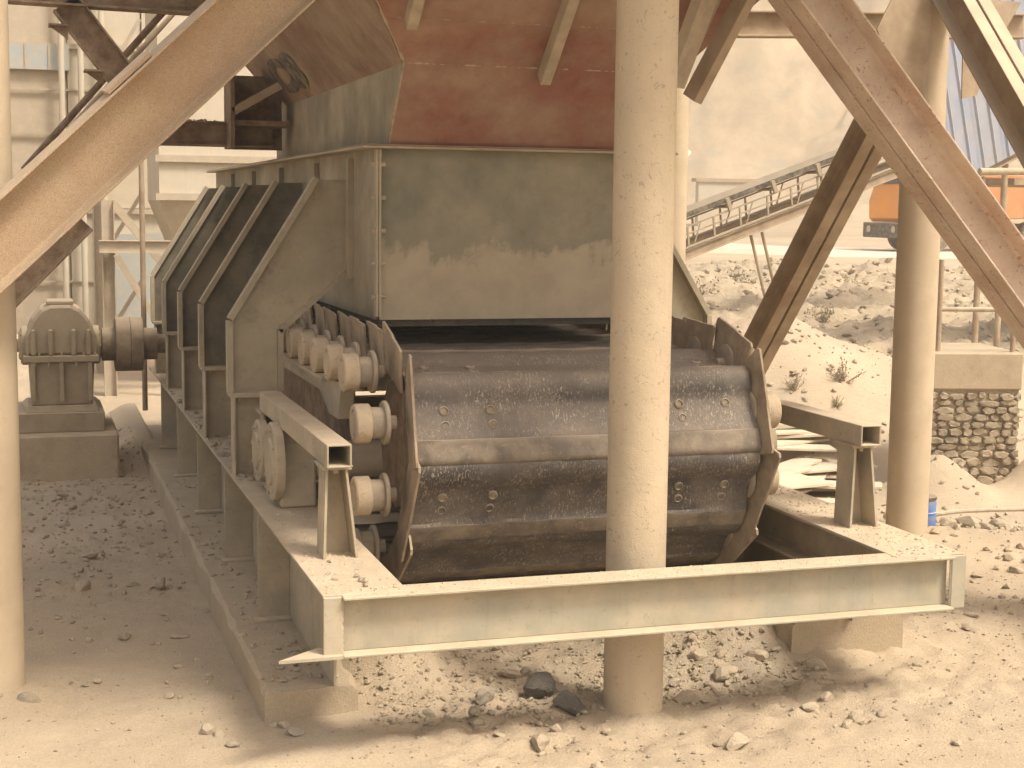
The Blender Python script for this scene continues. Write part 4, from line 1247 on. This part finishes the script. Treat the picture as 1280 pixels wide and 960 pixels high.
o = MB().cyl((13.55, 19.6, 3.12), (17.5, 19.6, 3.20), .055, n=12).build('pipe_run', M['bar'], sh, smooth=True)

# ------------------------------------------------------------------ dump truck on the road
tx, ty = 28.55, 45.5
tz = h0(31, 46.5) + .17
tr = empty('dump_truck', (33.5, 50, tz), 'orange dump truck parked on the haul road', 'truck')
def T(x, y, z): return (tx + x, ty + y, tz + z)
def tb(x0, x1, y0, y1, z0, z1, name, mat, parent=tr, bevel=.04):
    return MB().box(tx+x0, tx+x1, ty+y0, ty+y1, tz+z0, tz+z1).build(name, mat, parent, bevel=bevel)
prof = [(0.0, 1.0), (-.02, 1.75), (.30, 2.68), (.45, 2.78), (2.0, 2.80), (2.05, 1.0)]
cab = MB().prism([T(a, 0, b) for a, b in prof], (0, 2.4, 0)).build('cab', M['orange'], tr, bevel=.14)
MB().prism([T(.19, .15, 2.30), T(.265, .15, 2.60), T(.265, 2.25, 2.60), T(.19, 2.25, 2.30)], (-.05, 0, .02)).build('windscreen', M['glass'], cab)
MB().prism([T(.8, -.012, 2.25), T(1.7, -.012, 2.25), T(1.7, -.012, 2.55), T(.9, -.012, 2.55)], (0, .02, 0)).build('side_window', M['glass'], cab)
tb(-.15, 1.0, -.02, 2.42, .45, .98, 'bumper', M['rubber'])
tb(.0, 7.6, .7, 1.7, .75, .98, 'chassis', M['rubber'])
for yy in (.4, 2.0): MB().cyl(T(-.17, yy, .75), T(-.1, yy, .75), .12, n=16).build('headlight', M['cream_board'], tr)
for wx in (1.35, 5.3, 6.6):
    for yy in (-.02, 2.07):
        w_ = MB().lathe(T(wx, yy, .52), (0, 1, 0), [(0, .36), (.02, .5), (.05, .52), (.30, .52), (.33, .5), (.35, .36)], n=28).build('wheel', M['tyre'], tr, smooth=True)
        MB().lathe(T(wx, yy-.005, .52), (0, 1, 0), [(0, .08), (.01, .12), (.06, .14), (.08, .28), (.0, .33), (.03, .34)], n=20).build('rim', M['pale_steel'], w_, smooth=True)
bd = tb(2.6, 7.8, -.03, 2.43, 1.15, 2.55, 'dump_body', M['rustorange'])
for xx in (2.8, 3.8, 4.8, 5.8, 6.8, 7.6): tb(xx, xx+.12, -.09, -.031, 1.2, 2.5, 'side_rib', M['rustorange'], bd, .01)
tb(2.5, 7.85, -.1, 2.5, 2.551, 2.66, 'top_rail', M['rustorange'], bd, .02)

# ------------------------------------------------------------------ plant building on the gearbox side
pb = empty('plant_building', (0, 26, 0), 'tall pale sheet clad plant building behind the gearbox', 'building')
px = -4.0
for i in range(7):
    w_ = 1.18
    for zz, hz in ((0, 2.4), (2.42, 2.6), (5.04, 2.6)):
        MB().box(px, px+w_-.02, 26.0+(.04 if (i+int(zz)) % 2 else 0), 26.1, zz-.2 if zz == 0 else zz, zz+hz).build('cladding_panel', M['pale_sheet'] if i != 3 else M['pale_steel'], pb)
    px += w_
MB().box(-4.0, 4.26, 26.101, 31, -.2, 7.6).build('hall', M['pale_sheet'], pb)
MB().box(-.3, .75, 25.93, 25.995, 4.62, 5.02).build('window', M['grey_sheet'], pb)
for i in range(3): MB().box(-.3+i*.36, -.27+i*.36, 25.91, 25.929, 4.62, 5.02).build('window_bar', M['pale_steel'], pb)
for zz in (2.38, 5.02): MB().box(-4.05, 4.3, 25.94, 25.998, zz-.05, zz+.03).build('cladding_rail', M['pale_steel'], pb)
MB().box(1.35, 2.25, 25.9, 25.998, -.2, 2.0).build('door_sheet', M['grey_sheet'], pb)
for xx in (.62, .92, 1.25, 2.6):
    MB().cyl((xx, 25.8, -.1), (xx, 25.8, 7.4), .05, n=10).build('downpipe', M['pale_sheet'], pb, smooth=True)
for zz in (1.2, 3.6, 4.3): MB().box(-4.05, 4.3, 25.96, 25.999, zz, zz+.03).build('cladding_rail', M['pale_steel'], pb)
for i in range(5):
    MB().beam((1.0+i*.02, 24.0+i*.1, .2+i*1.3), (1.75, 24.0+i*.1, 1.4+i*1.3), [[(-.03, -.03), (.03, -.03), (.03, .03), (-.03, .03)]], (0, 1, 0)).build('stair_flight', M['pale_steel'], pb)
# bin on a steel frame
bn = empty('storage_bin', (2.1, 21.5, 0), 'pale square storage bin on a braced steel frame behind the feeder', 'bin')
bx0, bx1, by0, by1 = 1.25, 3.6, 20.6, 22.6
MB().box(bx0+.45, bx1, by0, by1, 2.55, 6.5).build('bin_wall', M['pale_sheet'], bn)
MB().hexa([(2.25, 21.3, 1.05), (2.75, 21.3, 1.05), (2.75, 21.9, 1.05), (2.25, 21.9, 1.05), (bx0+.45, by0, 2.549), (bx1, by0, 2.549), (bx1, by1, 2.549), (bx0+.45, by1, 2.549)]).build('cone', M['pale_steel'], bn)
for zz in (2.55, 3.05): MB().box(bx0+.40, bx1+.05, by0-.06, by0-.002, zz, zz+.09).build('stiffening_band', M['pale_steel'], bn)
for xx in (1.02, 3.5):
    for yy in (20.3, 22.8):
        MB().beam((xx, yy, -.1), (xx, yy, 2.54), isec(.16, .16, .012, .01), (0, 1, 0)).build('leg', M['pale_steel'], bn)
MB().beam((.9, 20.13, 1.95), (3.7, 20.13, 1.95), isec(.16, .12, .012, .01), (0, 1, 0)).build('cross_beam', M['pale_steel'], bn)
MB().beam((1.1, 20.0, 1.85), (2.15, 20.0, .0), [[(-.04, -.04), (.04, -.04), (.04, .04), (-.04, .04)]], (0, 1, 0)).build('brace', M['bar'], bn)
MB().beam((1.1, 20.45, 2.5), (2.2, 20.45, 1.1), [[(-.06, -.05), (.06, -.05), (.06, .05), (-.06, .05)]], (0, 1, 0)).build('brace', M['pale_steel'], bn)
MB().beam((1.45, 17.3, 2.2), (1.45, 17.3, 4.6), isec(.14, .14, .012, .01), (0, 1, 0)).build('hanging_post', M['pale_steel'], bn) if False else None
# low stone bank behind the gearbox
bk = empty('rubble_bund', (-.5, 19, 0), 'low bund of dumped rock behind the gearbox', 'bund')
g = MB(); vv = []; n1, n2 = 40, 14
for i in range(n1+1):
    for j in range(n2+1):
        x = -4.5+5.0*i/n1; y = 17.6+2.4*j/n2
        q = math.sin(math.pi*j/n2)*ss(0, .25, 1-abs(i/n1-.5)*2)
        vv.append((x, y, -.15+1.1*q+.12*noise.fractal(Vector((x*2.5, y*2.5, 1)), .8, 2.1, 4)*q))
g.add(vv, [(i*(n2+1)+j, (i+1)*(n2+1)+j, (i+1)*(n2+1)+j+1, i*(n2+1)+j+1) for i in range(n1) for j in range(n2)])
g.build('rock_mass', M['rock'], bk)

lw = empty('low_wall', (36.8, 75.5, h0(36.8, 75.5)), 'low pale rendered wall at the foot of the cliff behind the conveyor', 'wall')
zz = h0(36.8, 75.5)
MB().box(34.6, 38.6, 75.4, 75.8, zz-.8, zz+2.3).build('panel', M['pale_sheet'], lw)
MB().box(34.4, 38.8, 75.3, 75.9, zz+2.301, zz+2.5).build('coping', M['concrete'], lw)
# ------------------------------------------------------------------ dry shrubs on the bank
def shrub(x, y, s, label):
    rg = random.Random(int(x*100+y*10))
    o = empty('dry_shrub', (x, y, h(x, y)), label, 'shrub', 'dry shrubs on the bank')
    g = MB(); gl = MB()
    for i in range(16):
        an = rg.uniform(0, 6.28); el = rg.uniform(.5, 1.4); L_ = s*rg.uniform(.5, 1)
        p = Vector((x, y, h(x, y)-.03)); q = p+Vector((math.cos(an)*math.cos(el), math.sin(an)*math.cos(el), math.sin(el)))*L_
        g.cyl(p, q, .012*s+.003, .003, n=5)
        for k in range(14):
            c = p+(q-p)*rg.uniform(.25, 1)+Vector((rg.gauss(0, .06), rg.gauss(0, .06), rg.gauss(0, .06)))*s
            a = Vector((rg.gauss(0, 1), rg.gauss(0, 1), rg.gauss(0, 1))).normalized()*.05*s; b = a.cross(Vector((rg.random(), rg.random(), 1))).normalized()*.022*s
            gl.add([c-a, c-b, c+a, c+b], [(0, 1, 2, 3)])
    g.build('stems', M['brace_brown'], o); gl.build('foliage', M['leaf'], o)
for (x, y, s, lab) in ((9.9, 17.0, .38, 'upright dry shrub on the sand pile'), (9.2, 17.0, .26, 'low dry shrub at the foot of the sand pile'),
                       (9.55, 16.6, .2, 'tiny dry shrub on the lower sand pile'), (13.3, 28.5, .8, 'dry bush under the conveyor near its foot'),
                       (15.2, 31, .7, 'dry bush under the middle of the conveyor'), (13.5, 24.0, .5, 'bushy dry shrub on the open bank'), (17.5, 30, .55, 'dry shrub just below the haul road')):
    shrub(x, y, s, lab)

# ------------------------------------------------------------------ dusty air
hz = MB().box(-149, 239, -119, 258, -3, 90).build('haze', M['sand'], origin=(0, 0, 0))
hz.data.materials.clear()
hm = bpy.data.materials.new('dusty_air'); hm.use_nodes = True
hn = hm.node_tree.nodes; hl = hm.node_tree.links
for n in list(hn):
    if n.type != 'OUTPUT_MATERIAL': hn.remove(n)
vp = hn.new("ShaderNodeVolumePrincipled")
vp.inputs["Color"].default_value = (.95, .86, .72, 1)
vp.inputs["Density"].default_value = .0042
vp.inputs["Anisotropy"].default_value = .2
hl.new(vp.outputs[0], [n for n in hn if n.type == 'OUTPUT_MATERIAL'][0].inputs["Volume"])
hz.data.materials.append(hm)
tag(hz, 'pale dusty air hanging over the whole quarry', 'haze', kind='stuff')
